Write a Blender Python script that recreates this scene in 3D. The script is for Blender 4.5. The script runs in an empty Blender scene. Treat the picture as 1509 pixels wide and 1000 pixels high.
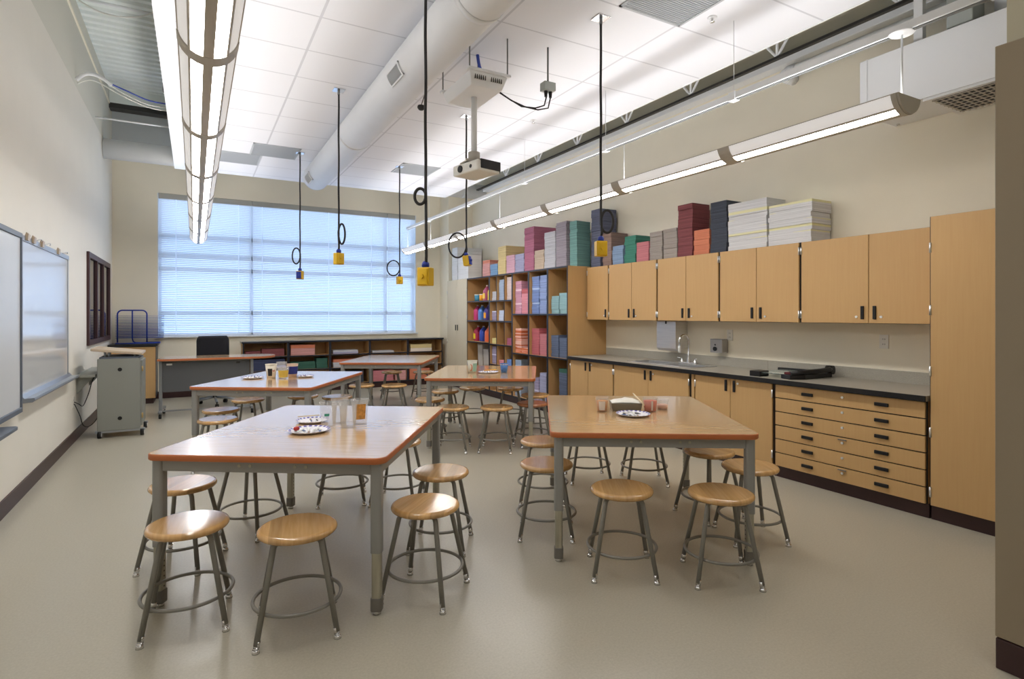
import bpy, bmesh, math, random
from math import sin, cos, pi, radians, hypot, atan2
from mathutils import Vector, Matrix

scene = bpy.context.scene
COL = scene.collection
random.seed(7)

# ------------------------------------------------------------------ camera
cam_data = bpy.data.cameras.new('camera')
cam = bpy.data.objects.new('camera', cam_data)
COL.objects.link(cam)
cam.location = (0, 0, 1.45)
cam.rotation_euler = (radians(90), 0, radians(-29.27))
cam_data.sensor_width = 36
cam_data.lens = 834.5 / 1509 * 36
cam_data.shift_y = -(500 - 463.1) / 1509
cam_data.clip_start = 0.02
scene.camera = cam

# ------------------------------------------------------------------ world, exposure
world = bpy.data.worlds.new('sky')
scene.world = world
world.use_nodes = True
_bg = world.node_tree.nodes['Background']
_bg.inputs[0].default_value = (0.47, 0.67, 1.0, 1)
_bg.inputs[1].default_value = 2.9
scene.view_settings.view_transform = 'Standard'
scene.view_settings.look = 'None'
scene.view_settings.gamma = 1
scene.view_settings.use_curve_mapping = False
scene.view_settings.exposure = 0.17
FILL_E = 6.0  # strength of the added fill lights behind the camera
LENS_E, SIDE_E, UP_E = 27.0, .34, 10.0     # pendant fixtures: lens strips, side strips, uplight

# ------------------------------------------------------------------ materials
def srgb(r, g, b):
    def f(c):
        c /= 255
        return c / 12.92 if c <= .04045 else ((c + .055) / 1.055) ** 2.4
    return (f(r), f(g), f(b), 1)

def newmat(name):
    m = bpy.data.materials.new(name); m.use_nodes = True
    nt = m.node_tree
    return m, nt, nt.nodes['Principled BSDF']

def mat(name, col, rough=.5, metal=0, emit=None, es=0, trans=0, spec=.5, noise=0, nscale=20, stretch=(1, 1, 1), bump=0, coat=0, ior=1.45, alpha=1):
    m, nt, p = newmat(name)
    p.inputs['Base Color'].default_value = col
    p.inputs['Roughness'].default_value = rough
    p.inputs['Metallic'].default_value = metal
    p.inputs['Specular IOR Level'].default_value = spec
    p.inputs['IOR'].default_value = ior
    p.inputs['Transmission Weight'].default_value = trans
    p.inputs['Coat Weight'].default_value = coat
    if emit:
        p.inputs['Emission Color'].default_value = emit
        p.inputs['Emission Strength'].default_value = es
    if noise or bump:
        tc = nt.nodes.new('ShaderNodeTexCoord'); mp = nt.nodes.new('ShaderNodeMapping')
        mp.inputs['Scale'].default_value = stretch
        nz = nt.nodes.new('ShaderNodeTexNoise'); nz.inputs['Scale'].default_value = nscale; nz.inputs['Detail'].default_value = 4
        nt.links.new(tc.outputs['Object'], mp.inputs[0]); nt.links.new(mp.outputs[0], nz.inputs['Vector'])
        if noise:
            rp = nt.nodes.new('ShaderNodeValToRGB')
            rp.color_ramp.elements[0].position = .3; rp.color_ramp.elements[1].position = .7
            a = [c * (1 - noise) for c in col[:3]] + [1]; b = [min(1, c * (1 + noise)) for c in col[:3]] + [1]
            rp.color_ramp.elements[0].color = a; rp.color_ramp.elements[1].color = b
            nt.links.new(nz.outputs['Fac'], rp.inputs[0]); nt.links.new(rp.outputs[0], p.inputs['Base Color'])
        if bump:
            bp = nt.nodes.new('ShaderNodeBump'); bp.inputs['Strength'].default_value = bump; bp.inputs['Distance'].default_value = .002
            nt.links.new(nz.outputs['Fac'], bp.inputs['Height']); nt.links.new(bp.outputs[0], p.inputs['Normal'])
    return m

def wood_mat(name, c1, c2, rough, scale, stretch, planks=0, coat=0, spec=.5):
    """grain by stretched noise; planks>0 adds edge-glued strips of varying tone across X"""
    m, nt, p = newmat(name)
    L = nt.links.new
    tc = nt.nodes.new('ShaderNodeTexCoord'); mp = nt.nodes.new('ShaderNodeMapping'); mp.inputs['Scale'].default_value = stretch
    nz = nt.nodes.new('ShaderNodeTexNoise'); nz.inputs['Scale'].default_value = scale; nz.inputs['Detail'].default_value = 5; nz.inputs['Distortion'].default_value = .2
    L(tc.outputs['Object'], mp.inputs[0])
    oi = nt.nodes.new('ShaderNodeObjectInfo')
    ad = nt.nodes.new('ShaderNodeVectorMath'); ad.operation = 'ADD'
    sc = nt.nodes.new('ShaderNodeMath'); sc.operation = 'MULTIPLY'; sc.inputs[1].default_value = 37
    L(oi.outputs['Random'], sc.inputs[0]); L(mp.outputs[0], ad.inputs[0]); L(sc.outputs[0], ad.inputs[1]); L(ad.outputs[0], nz.inputs['Vector'])
    rp = nt.nodes.new('ShaderNodeValToRGB'); rp.color_ramp.elements[0].position = .32; rp.color_ramp.elements[1].position = .68
    rp.color_ramp.elements[0].color = c1; rp.color_ramp.elements[1].color = c2
    L(nz.outputs['Fac'], rp.inputs[0])
    out = rp.outputs[0]
    if planks:
        sp = nt.nodes.new('ShaderNodeSeparateXYZ'); L(tc.outputs['Object'], sp.inputs[0])
        mu = nt.nodes.new('ShaderNodeMath'); mu.operation = 'MULTIPLY'; mu.inputs[1].default_value = planks; L(sp.outputs[0], mu.inputs[0])
        a2 = nt.nodes.new('ShaderNodeMath'); a2.operation = 'ADD'; L(mu.outputs[0], a2.inputs[0]); L(sc.outputs[0], a2.inputs[1])
        fl = nt.nodes.new('ShaderNodeMath'); fl.operation = 'FLOOR'; L(a2.outputs[0], fl.inputs[0])
        wn = nt.nodes.new('ShaderNodeTexWhiteNoise'); wn.noise_dimensions = '1D'; L(fl.outputs[0], wn.inputs['W'])
        mr = nt.nodes.new('ShaderNodeMapRange'); mr.inputs['To Min'].default_value = .78; mr.inputs['To Max'].default_value = 1.14
        L(wn.outputs['Value'], mr.inputs['Value'])
        mx = nt.nodes.new('ShaderNodeMix'); mx.data_type = 'RGBA'; mx.blend_type = 'MULTIPLY'; mx.inputs['Factor'].default_value = 1
        L(out, mx.inputs['A']); L(mr.outputs[0], mx.inputs['B']); out = mx.outputs['Result']
    L(out, p.inputs['Base Color'])
    p.inputs['Roughness'].default_value = rough; p.inputs['Coat Weight'].default_value = coat; p.inputs['Coat IOR'].default_value = 1.6; p.inputs['Coat Roughness'].default_value = .14; p.inputs['Specular IOR Level'].default_value = spec
    return m

def paper_mat(name, col, stripe=.22, alt=None, altpos=.7, freq=55):
    """horizontal sheet lines through a pile; alt = a second ream colour in some bands"""
    m, nt, p = newmat(name); L = nt.links.new
    tc = nt.nodes.new('ShaderNodeTexCoord')
    mp = nt.nodes.new('ShaderNodeMapping'); mp.inputs['Scale'].default_value = (.35, .35, freq)
    nz = nt.nodes.new('ShaderNodeTexNoise'); nz.inputs['Scale'].default_value = 1.6; nz.inputs['Detail'].default_value = 6; nz.inputs['Roughness'].default_value = .7
    L(tc.outputs['Object'], mp.inputs[0]); L(mp.outputs[0], nz.inputs['Vector'])
    rp = nt.nodes.new('ShaderNodeValToRGB'); rp.color_ramp.elements[0].position = .3; rp.color_ramp.elements[1].position = .65
    rp.color_ramp.elements[0].color = [c * (1 - stripe * 1.6) for c in col[:3]] + [1]
    rp.color_ramp.elements[1].color = [min(1, c * (1 + stripe * .5)) for c in col[:3]] + [1]
    L(nz.outputs['Fac'], rp.inputs[0]); out = rp.outputs[0]
    if alt:
        m2 = nt.nodes.new('ShaderNodeMapping'); m2.inputs['Scale'].default_value = (.2, .2, 22); L(tc.outputs['Object'], m2.inputs[0])
        n2 = nt.nodes.new('ShaderNodeTexNoise'); n2.inputs['Scale'].default_value = 1; n2.inputs['Detail'].default_value = 1; L(m2.outputs[0], n2.inputs['Vector'])
        r2 = nt.nodes.new('ShaderNodeValToRGB'); r2.color_ramp.interpolation = 'CONSTANT'; r2.color_ramp.elements[1].position = altpos * .8
        r2.color_ramp.elements[0].color = (0, 0, 0, 1); r2.color_ramp.elements[1].color = (1, 1, 1, 1); L(n2.outputs['Fac'], r2.inputs[0])
        mx = nt.nodes.new('ShaderNodeMix'); mx.data_type = 'RGBA'; L(r2.outputs[0], mx.inputs['Factor']); L(out, mx.inputs['A']); mx.inputs['B'].default_value = alt; out = mx.outputs['Result']
    L(out, p.inputs['Base Color']); p.inputs['Roughness'].default_value = .8; p.inputs['Specular IOR Level'].default_value = .3
    bp = nt.nodes.new('ShaderNodeBump'); bp.inputs['Strength'].default_value = .5; bp.inputs['Distance'].default_value = .003
    L(nz.outputs['Fac'], bp.inputs['Height']); L(bp.outputs[0], p.inputs['Normal'])
    return m

M = {}
M['wall'] = mat('wall_paint', srgb(240, 233, 214), .75, noise=.015, nscale=3, bump=.05)
M['wall_left'] = mat('left_wall_paint', srgb(234, 230, 219), .55, noise=.012, nscale=3)
M['wall_upper'] = mat('upper_wall_paint', srgb(216, 214, 202), .8)
M['wall_far_upper'] = mat('grey_block_paint', srgb(196, 202, 204), .8, noise=.02, nscale=4)
M['stub'] = mat('side_wall_paint', srgb(188, 182, 160), .7, noise=.01, nscale=3)
M['guard'] = mat('corner_guard_vinyl', srgb(150, 136, 114), .55)
M['base'] = mat('rubber_base', srgb(62, 40, 40), .4, noise=.08, nscale=9)
M['deck'] = mat('deck_paint', srgb(236, 242, 238), .6)
M['white_paint'] = mat('white_metal_paint', srgb(236, 238, 240), .45)
M['duct'] = mat('duct_paint', srgb(226, 228, 230), .5, noise=.015, nscale=6)
M['steel_grey'] = mat('grey_steel', srgb(120, 122, 122), .45, metal=.3)
M['dark_steel'] = mat('dark_steel', srgb(62, 60, 58), .5, metal=.2)
M['chrome'] = mat('chrome', (.75, .75, .76, 1), .18, metal=1)
M['stainless'] = mat('stainless_steel', (.72, .72, .72, 1), .36, metal=1, noise=.06, nscale=4, stretch=(1, 1, 30))
M['brushed'] = mat('brushed_steel', (.42, .41, .40, 1), .4, metal=1)
M['lock'] = mat('lock_face', (.85, .85, .82, 1), .4, metal=.4)
M['stool_paint'] = mat('stool_leg_paint', srgb(134, 131, 124), .38, metal=.1)
M['table_paint'] = mat('table_frame_paint', srgb(150, 150, 147), .4, metal=.1)
M['insert'] = mat('galvanised_insert', srgb(176, 172, 156), .35, metal=.6, noise=.15, nscale=8, stretch=(6, 6, .6))
M['black'] = mat('black_plastic', srgb(24, 24, 26), .4)
M['black_cord'] = mat('black_cord', srgb(38, 36, 36), .55)
M['rubber'] = mat('grey_rubber', srgb(118, 114, 108), .6)
M['navy_edge'] = mat('dark_edge_banding', srgb(34, 38, 50), .4)
M['blackfab'] = mat('black_fabric', srgb(30, 30, 36), .85, noise=.15, nscale=300)
M['wood'] = wood_mat('maple_laminate', srgb(200, 161, 109), srgb(203, 165, 113), .45, 5, (14, 14, .6), spec=.35)
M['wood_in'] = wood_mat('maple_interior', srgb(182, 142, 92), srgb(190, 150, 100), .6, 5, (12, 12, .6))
M['wood_pale'] = wood_mat('pale_maple_laminate', srgb(206, 194, 168), srgb(212, 200, 174), .5, 5, (30, 30, .5))
M['tabletop'] = wood_mat('table_laminate', srgb(208, 170, 122), srgb(220, 185, 140), .22, 4, (1.2, 9, 1), coat=1)
M['orange_edge'] = mat('table_edge_vinyl', srgb(192, 112, 66), .42, noise=.05, nscale=8)
M['seat'] = wood_mat('stool_seat_wood', srgb(198, 152, 94), srgb(216, 172, 114), .2, 5, (14, .8, 1), planks=19, coat=.7)
M['seat_red'] = wood_mat('stool_seat_red_wood', srgb(150, 92, 58), srgb(176, 112, 74), .25, 7, (10, 1, 1), planks=18, coat=.4)
M['counter'] = mat('grey_laminate_counter', srgb(160, 154, 141), .38, noise=.14, nscale=320)
M['splash'] = mat('grey_laminate_splash', srgb(166, 162, 150), .5, noise=.22, nscale=260)
M['whiteboard'] = mat('glossy_whiteboard', srgb(214, 216, 218), .07, coat=.3)
M['board_matte'] = mat('matte_board', srgb(208, 212, 216), .35)
M['alu'] = mat('aluminium_trim', srgb(168, 174, 182), .32, metal=.7)
M['board_frame'] = mat('grey_frame_plastic', srgb(96, 104, 116), .45)
M['dark_frame'] = mat('maroon_frame', srgb(70, 44, 46), .45)
M['dark_glass'] = mat('dark_glass', srgb(20, 24, 34), .05, spec=.6)
M['grey_panel'] = mat('grey_lectern_paint', srgb(146, 148, 142), .45, metal=.15)
M['modesty'] = mat('dark_modesty_panel', srgb(92, 94, 96), .5, noise=.05, nscale=200)
M['desk_grey'] = mat('desk_leg_paint', srgb(140, 142, 144), .4, metal=.3)
M['pale_wood_top'] = wood_mat('lectern_top_wood', srgb(186, 168, 146), srgb(200, 182, 160), .35, 4, (1, 8, 1))
M['rack_blue'] = mat('rack_blue_paint', srgb(36, 62, 160), .35)
M['yellow'] = mat('yellow_plastic', srgb(226, 184, 36), .4)
M['blue'] = mat('blue_plastic', srgb(32, 54, 152), .4)
M['blue_cable'] = mat('blue_cable', srgb(70, 92, 190), .5)
M['white_cable'] = mat('white_cable', srgb(226, 226, 220), .5)
M['outlet'] = mat('white_outlet', srgb(232, 230, 222), .4)
M['vent_grey'] = mat('vent_grey', srgb(176, 180, 184), .6)
M['box_grey'] = mat('grey_box_paint', srgb(176, 182, 178), .5)
M['glass'] = mat('glass', (.82, .95, .93, 1), .03, trans=.9, ior=1.2)
M['headrail'] = mat('headrail_shade_grey', srgb(176, 176, 170), .5)  # shade on the header band is put into this grey
M['window_frame'] = mat('window_frame_white', srgb(225, 230, 236), .4)
M['emit_lens'] = mat('lamp_lens', (1, 1, 1, 1), .5, emit=(1, .98, .95, 1), es=LENS_E)
M['emit_side'] = mat('lamp_side_lens', srgb(225, 226, 230), .5, emit=(1, .97, .95, 1), es=SIDE_E)
M['emit_up'] = mat('lamp_uplight', (1, 1, 1, 1), .5, emit=(.985, .985, 1, 1), es=UP_E)
M['emit_fill'] = mat('fill_light_lens', (1, 1, 1, 1), .5, emit=(1, .965, .92, 1), es=FILL_E)  # glow of the added fill lights only
M['fixture'] = mat('fixture_paint', srgb(186, 180, 170), .45, metal=.0)
M['purple_rim'] = mat('paper_plate', srgb(236, 234, 240), .6)
M['whitepl'] = mat('white_plastic', srgb(236, 236, 232), .45)

def floor_mat():
    m, nt, p = newmat('vinyl_floor'); L = nt.links.new
    tc = nt.nodes.new('ShaderNodeTexCoord')
    n1 = nt.nodes.new('ShaderNodeTexNoise'); n1.inputs['Scale'].default_value = 90; n1.inputs['Detail'].default_value = 6; n1.inputs['Roughness'].default_value = .7
    n2 = nt.nodes.new('ShaderNodeTexNoise'); n2.inputs['Scale'].default_value = 1.2; n2.inputs['Detail'].default_value = 3
    L(tc.outputs['Object'], n1.inputs['Vector']); L(tc.outputs['Object'], n2.inputs['Vector'])
    r = nt.nodes.new('ShaderNodeValToRGB'); r.color_ramp.elements[0].position = .3; r.color_ramp.elements[1].position = .7
    r.color_ramp.elements[0].color = srgb(168, 162, 145); r.color_ramp.elements[1].color = srgb(185, 179, 163)
    L(n1.outputs['Fac'], r.inputs[0]); L(r.outputs[0], p.inputs['Base Color'])
    mr = nt.nodes.new('ShaderNodeMapRange'); mr.inputs['To Min'].default_value = .26; mr.inputs['To Max'].default_value = .34
    L(n2.outputs['Fac'], mr.inputs['Value']); L(mr.outputs[0], p.inputs['Roughness'])
    bp = nt.nodes.new('ShaderNodeBump'); bp.inputs['Strength'].default_value = .06; bp.inputs['Distance'].default_value = .002
    L(n1.outputs['Fac'], bp.inputs['Height']); L(bp.outputs[0], p.inputs['Normal'])
    p.inputs['Specular IOR Level'].default_value = .6
    return m
M['floor'] = floor_mat()

def ceiling_mat():
    m, nt, p = newmat('ceiling_tile'); L = nt.links.new
    tc = nt.nodes.new('ShaderNodeTexCoord'); sp = nt.nodes.new('ShaderNodeSeparateXYZ'); L(tc.outputs['Object'], sp.inputs[0])
    def line(out, off, period, w):
        a = nt.nodes.new('ShaderNodeMath'); a.operation = 'SUBTRACT'; L(out, a.inputs[0]); a.inputs[1].default_value = off - w / 2 - 50 * period
        b = nt.nodes.new('ShaderNodeMath'); b.operation = 'MODULO'; L(a.outputs[0], b.inputs[0]); b.inputs[1].default_value = period
        c = nt.nodes.new('ShaderNodeMath'); c.operation = 'LESS_THAN'; L(b.outputs[0], c.inputs[0]); c.inputs[1].default_value = w
        return c.outputs[0]
    a = line(sp.outputs[0], .835, 1.22, .02); b = line(sp.outputs[1], 4.449, .61, .016)
    mx = nt.nodes.new('ShaderNodeMath'); mx.operation = 'MAXIMUM'; L(a, mx.inputs[0]); L(b, mx.inputs[1])
    mc = nt.nodes.new('ShaderNodeMix'); mc.data_type = 'RGBA'; L(mx.outputs[0], mc.inputs['Factor'])
    mc.inputs['A'].default_value = srgb(232, 233, 238); mc.inputs['B'].default_value = srgb(205, 206, 212)
    L(mc.outputs['Result'], p.inputs['Base Color']); p.inputs['Roughness'].default_value = .85; p.inputs['Specular IOR Level'].default_value = .2
    return m
M['ceiling'] = ceiling_mat()

def blind_mat():
    m, nt, p = newmat('blind_slat'); L = nt.links.new
    p.inputs['Base Color'].default_value = srgb(232, 238, 244); p.inputs['Roughness'].default_value = .45
    tr = nt.nodes.new('ShaderNodeBsdfTranslucent'); tr.inputs[0].default_value = (.86, .93, 1, 1)
    mx = nt.nodes.new('ShaderNodeMixShader'); mx.inputs[0].default_value = .26
    L(p.outputs[0], mx.inputs[1]); L(tr.outputs[0], mx.inputs[2]); L(mx.outputs[0], nt.nodes['Material Output'].inputs[0])
    return m
M['blind'] = blind_mat()
m, nt, p = newmat('ladder_tape'); tr = nt.nodes.new('ShaderNodeBsdfTranslucent'); tr.inputs[0].default_value = (.95, .97, 1, 1)
nt.links.new(tr.outputs[0], nt.nodes['Material Output'].inputs[0]); M['tape'] = m
m, nt, p = newmat('clear_plastic'); p.inputs['Base Color'].default_value = (.9, .9, .9, 1); p.inputs['Roughness'].default_value = .12
tr = nt.nodes.new('ShaderNodeBsdfTransparent'); tr.inputs[0].default_value = (.97, .97, .97, 1)
mx = nt.nodes.new('ShaderNodeMixShader'); mx.inputs[0].default_value = .14
nt.links.new(tr.outputs[0], mx.inputs[1]); nt.links.new(p.outputs[0], mx.inputs[2]); nt.links.new(mx.outputs[0], nt.nodes['Material Output'].inputs[0]); M['clearplastic'] = m

# ------------------------------------------------------------------ mesh builder
class MB:
    def __init__(s): s.v, s.f, s.mi, s.sm = [], [], [], []
    def add(s, vs, fs, mi=0, sm=False):
        o = len(s.v); s.v += [tuple(v) for v in vs]
        for f in fs: s.f.append([i + o for i in f]); s.mi.append(mi); s.sm.append(sm)
        return s
    def box(s, x0, x1, y0, y1, z0, z1, mi=0):
        if x0 > x1: x0, x1 = x1, x0
        if y0 > y1: y0, y1 = y1, y0
        if z0 > z1: z0, z1 = z1, z0
        v = [(x0, y0, z0), (x1, y0, z0), (x1, y1, z0), (x0, y1, z0), (x0, y0, z1), (x1, y0, z1), (x1, y1, z1), (x0, y1, z1)]
        return s.add(v, [(3, 2, 1, 0), (4, 5, 6, 7), (0, 1, 5, 4), (1, 2, 6, 5), (2, 3, 7, 6), (3, 0, 4, 7)], mi)
    def cyl(s, p0, p1, r0, r1=None, n=16, mi=0, caps=True, sm=True):
        r1 = r0 if r1 is None else r1
        p0, p1 = Vector(p0), Vector(p1); d = (p1 - p0).normalized()
        a = d.orthogonal().normalized(); b = d.cross(a)
        vs = [p0 + (a * cos(2 * pi * i / n) + b * sin(2 * pi * i / n)) * r0 for i in range(n)] + [p1 + (a * cos(2 * pi * i / n) + b * sin(2 * pi * i / n)) * r1 for i in range(n)]
        s.add(vs, [(i, (i + 1) % n, n + (i + 1) % n, n + i) for i in range(n)], mi, sm)
        if caps: s.add(vs, [tuple(reversed(range(n))), tuple(range(n, 2 * n))], mi)
        return s
    def tube(s, pts, r, n=8, mi=0, closed=False):
        pts = [Vector(p) for p in pts]; N = len(pts); vs = []; up = None
        for i, p in enumerate(pts):
            if closed: t = (pts[(i + 1) % N] - pts[i - 1]).normalized()
            else: t = (pts[min(i + 1, N - 1)] - pts[max(i - 1, 0)]).normalized()
            if up is None: up = t.orthogonal().normalized()
            up = (up - t * up.dot(t)).normalized(); b = t.cross(up)
            vs += [p + (up * cos(2 * pi * k / n) + b * sin(2 * pi * k / n)) * r for k in range(n)]
        fs = []
        for i in range(N if closed else N - 1):
            j = (i + 1) % N
            for k in range(n): fs.append((i * n + k, i * n + (k + 1) % n, j * n + (k + 1) % n, j * n + k))
        s.add(vs, fs, mi, True)
        if not closed: s.add(vs, [tuple(reversed(range(n))), tuple(range((N - 1) * n, N * n))], mi)
        return s
    def lathe(s, prof, c=(0, 0), n=32, mi=0, sm=True):
        vs = []
        for r, z in prof: vs += [(c[0] + r * cos(2 * pi * k / n), c[1] + r * sin(2 * pi * k / n), z) for k in range(n)]
        fs = []
        for i in range(len(prof) - 1):
            for k in range(n): fs.append((i * n + k, i * n + (k + 1) % n, (i + 1) * n + (k + 1) % n, (i + 1) * n + k))
        s.add(vs, fs, mi, sm); return s
    def prism(s, o, z0, z1, mi=0, mside=None):
        n = len(o); vs = [(x, y, z0) for x, y in o] + [(x, y, z1) for x, y in o]
        s.add(vs, [tuple(reversed(range(n))), tuple(range(n, 2 * n))], mi)
        s.add(vs, [(i, (i + 1) % n, n + (i + 1) % n, n + i) for i in range(n)], mi if mside is None else mside)
        return s
    def extr(s, o, axis, a0, a1, mi=0):
        """extrude a 2D outline along axis ('x': outline is (y,z); 'y': outline is (x,z))"""
        n = len(o)
        f = (lambda p, t: (t, p[0], p[1])) if axis == 'x' else (lambda p, t: (p[0], t, p[1]))
        vs = [f(p, a0) for p in o] + [f(p, a1) for p in o]
        s.add(vs, [tuple(range(n)), tuple(reversed(range(n, 2 * n)))] + [(i, n + i, n + (i + 1) % n, (i + 1) % n) for i in range(n)], mi)
        return s
    def build(s, name, mats, parent=None, bev=0, seg=2, loc=None, fix=True):
        me = bpy.data.meshes.new(name)
        bm = bmesh.new()
        bv = [bm.verts.new(v) for v in s.v]
        for f, mi, sm in zip(s.f, s.mi, s.sm):
            try: fc = bm.faces.new([bv[i] for i in f])
            except ValueError: continue
            fc.material_index = mi; fc.smooth = sm
        bmesh.ops.remove_doubles(bm, verts=bm.verts, dist=1e-6)
        if fix: bmesh.ops.recalc_face_normals(bm, faces=bm.faces)
        if bev:
            es = [e for e in bm.edges if len(e.link_faces) == 2 and e.calc_face_angle(0) > radians(40)]
            bmesh.ops.bevel(bm, geom=es, offset=bev, segments=seg, profile=.5, affect='EDGES', clamp_overlap=True)
        bm.to_mesh(me); bm.free()
        if not isinstance(mats, (list, tuple)): mats = [mats]
        for m in mats: me.materials.append(m)
        o = bpy.data.objects.new(name, me); COL.objects.link(o)
        if parent: o.parent = parent
        if loc: o.location = loc
        return o

def tag(o, label=None, cat=None, group=None, kind=None):
    if label: o['label'] = label
    if cat: o['category'] = cat
    if group: o['group'] = group
    if kind: o['kind'] = kind
    return o
def thing(name, label, cat, loc=(0, 0, 0), rz=0, group=None):
    o = bpy.data.objects.new(name, None); COL.objects.link(o); o.empty_display_size = .05
    o.location = loc; o.rotation_euler = (0, 0, rz); return tag(o, label, cat, group)
def struct(name, mb, m, **k): return tag(mb.build(name, m, **k), kind='structure')
def kids(o): return [c for c in COL.objects if c.parent == o]
def copy_tree(o, parent=None, cm=None):
    if cm is None:
        cm = {}
        for x in COL.objects:
            if x.parent: cm.setdefault(x.parent.name, []).append(x)
    c = o.copy(); COL.objects.link(c)
    if parent: c.parent = parent
    for ch in cm.get(o.name, []): copy_tree(ch, c, cm)
    return c
def rrect(x0, x1, y0, y1, r, n=6):
    o = []
    for cx, cy, a in ((x1 - r, y0 + r, -90), (x1 - r, y1 - r, 0), (x0 + r, y1 - r, 90), (x0 + r, y0 + r, 180)):
        for i in range(n + 1):
            t = radians(a + 90 * i / n); o.append((cx + r * cos(t), cy + r * sin(t)))
    return o
def smooth(P, k=5):
    P = [Vector(p) for p in P]; q = []
    for i in range(len(P) - 1):
        p0, p1, p2, p3 = P[max(i - 1, 0)], P[i], P[i + 1], P[min(i + 2, len(P) - 1)]
        for j in range(k):
            u = j / k
            q.append(.5 * ((2 * p1) + (-p0 + p2) * u + (2 * p0 - 5 * p1 + 4 * p2 - p3) * u ** 2 + (-p0 + 3 * p1 - 3 * p2 + p3) * u ** 3))
    return q + [P[-1]]
def B(x0, x1, y0, y1, z0, z1): return MB().box(x0, x1, y0, y1, z0, z1)

# ------------------------------------------------------------------ dimensions
XL, XR, YF, YB = -1.2, 5.2, 11.5, -3.2      # left wall, right wall, far (window) wall, wall behind
ZD = 5.1                                     # underside of the roof deck
WX0, WX1, WZ0, WZ1 = -.559, 4.105, 1.065, 3.55

# ------------------------------------------------------------------ the shell
struct('floor', B(XL - .2, XR + .2, YB - .2, YF + .2, -.1, 0), M['floor'])
struct('wall_left', B(XL - .2, XL, YB, YF, 0, 4.09), M['wall_left'])
struct('trim_1', B(XL - .2, XL - .004, YB, YF, 4.09, 4.84), M['wall_upper'])
struct('trim_2', B(XL - .2, XL + .012, YB, YF, 4.84, 4.87), M['wall'])
struct('trim_3', B(XL - .2, XL - .004, YB, YF, 4.87, ZD), M['wall_upper'])
w = MB()
w.box(XL - .2, WX0, YF, YF + .3, 0, 4.09); w.box(WX1, XR, YF, YF + .3, 0, 4.09)
w.box(WX0, WX1, YF, YF + .3, 0, WZ0); w.box(WX0, WX1, YF, YF + .3, WZ1, 4.09)
struct('wall_far', w, M['wall'])
struct('trim_4', B(XL - .2, XR, YF, YF + .3, 4.09, ZD), M['wall_far_upper'])
struct('wall_right', B(XR, XR + .2, YB, YF, 0, ZD), M['wall'])
struct('wall_back', B(XL, XR, YB - .2, YB, 0, ZD), M['wall'])
struct('wall_corner', B(2.895, XR, YB, 1.03, 0, ZD), M['stub'])
struct('wall_pier', B(4.65, XR, 11.02, YF, 0, ZD), M['wall'])
# corner guard and base at the near wall corner
g = MB(); g.box(2.868, 2.895, .915, 1.06, .13, 2.55); g.box(2.895, 3.02, 1.03, 1.06, .13, 2.55)
struct('trim_5', g, M['guard'], bev=.004)
g = MB(); g.box(2.868, 2.895, YB, 1.058, 0, .125); g.box(2.895, 4.4, 1.03, 1.058, 0, .125)
struct('baseboard_corner', g, M['base'], bev=.004)
struct('baseboard_left', B(XL, XL + .012, YB, YF, 0, .125), M['base'])
g = MB(); g.box(XL + .012, XR, YF - .012, YF, 0, .12)
struct('baseboard_far', g, M['base'])
# corrugated roof deck (ribs run across the room)
d = MB(); y = YB; o = []
while y < YF + .3:
    o += [(y, ZD), (y + .075, ZD), (y + .095, ZD + .05), (y + .150, ZD + .05), (y + .17, ZD)]; y += .17
o += [(o[-1][0], ZD + .1), (YB, ZD + .1)]
d.extr(o, 'x', XL - .2, XR + .2)
struct('ceiling_deck', d, M['deck'])
# suspended tile ceiling, stops short of the walls
struct('ceiling', B(-.13, 4.2, YB, 10.16, 3.7, 3.76), M['ceiling'])
struct('trim_6', B(-.27, -.13, YB, 10.16, 3.697, 3.80), M['white_paint'])
struct('trim_7', B(4.2, 4.215, YB, 10.16, 3.697, 3.80), M['white_paint'])
# steel beam across the far end under the deck
struct('trim_8', B(XL, XR, 11.1, 11.3, 4.78, 4.86), M['dark_steel'])
struct('trim_9', B(XL, XR, 11.1, 11.3, 4.86, ZD), M['deck'])

# ------------------------------------------------------------------ window and blinds
def window():
    f = MB()
    y0, y1 = 11.62, 11.69
    f.box(WX0, WX1, y0, y1, WZ0, WZ0 + .05); f.box(WX0, WX1, y0, y1, WZ1 - .05, WZ1)
    for x in (WX0 + .025, .929, 3.487, WX1 - .025): f.box(x - .03, x + .03, y0, y1, WZ0, WZ1)
    for z in (2.83, 2.49, 2.25, 1.48): f.box(WX0, WX1, y0, y1, z - .04, z + .04)
    o = struct('window_1', f, M['window_frame'])
    MB().box(WX0, WX1, 11.655, 11.66, WZ0, WZ1).build('pane', M['pane'], o)
    s = MB().box(WX0 - .02, WX1 + .02, 11.43, 11.62, WZ0 - .02, WZ0 + .004).build('window_sill', M['window_frame'], o)
    r = MB(); r.box(WX1 - .012, WX1, YF, 11.62, WZ0, WZ1); r.box(WX0, WX0 + .012, YF, 11.62, WZ0, WZ1)
    r.build('jamb', M['window_frame'], o)
m, nt, p = newmat('window_pane')
tr = nt.nodes.new('ShaderNodeBsdfTransparent'); gl = nt.nodes.new('ShaderNodeBsdfGlossy'); gl.inputs['Roughness'].default_value = .02
mx = nt.nodes.new('ShaderNodeMixShader'); mx.inputs[0].default_value = .08
nt.links.new(tr.outputs[0], mx.inputs[1]); nt.links.new(gl.outputs[0], mx.inputs[2]); nt.links.new(mx.outputs[0], nt.nodes['Material Output'].inputs[0])
M['pane'] = m
window()

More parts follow.
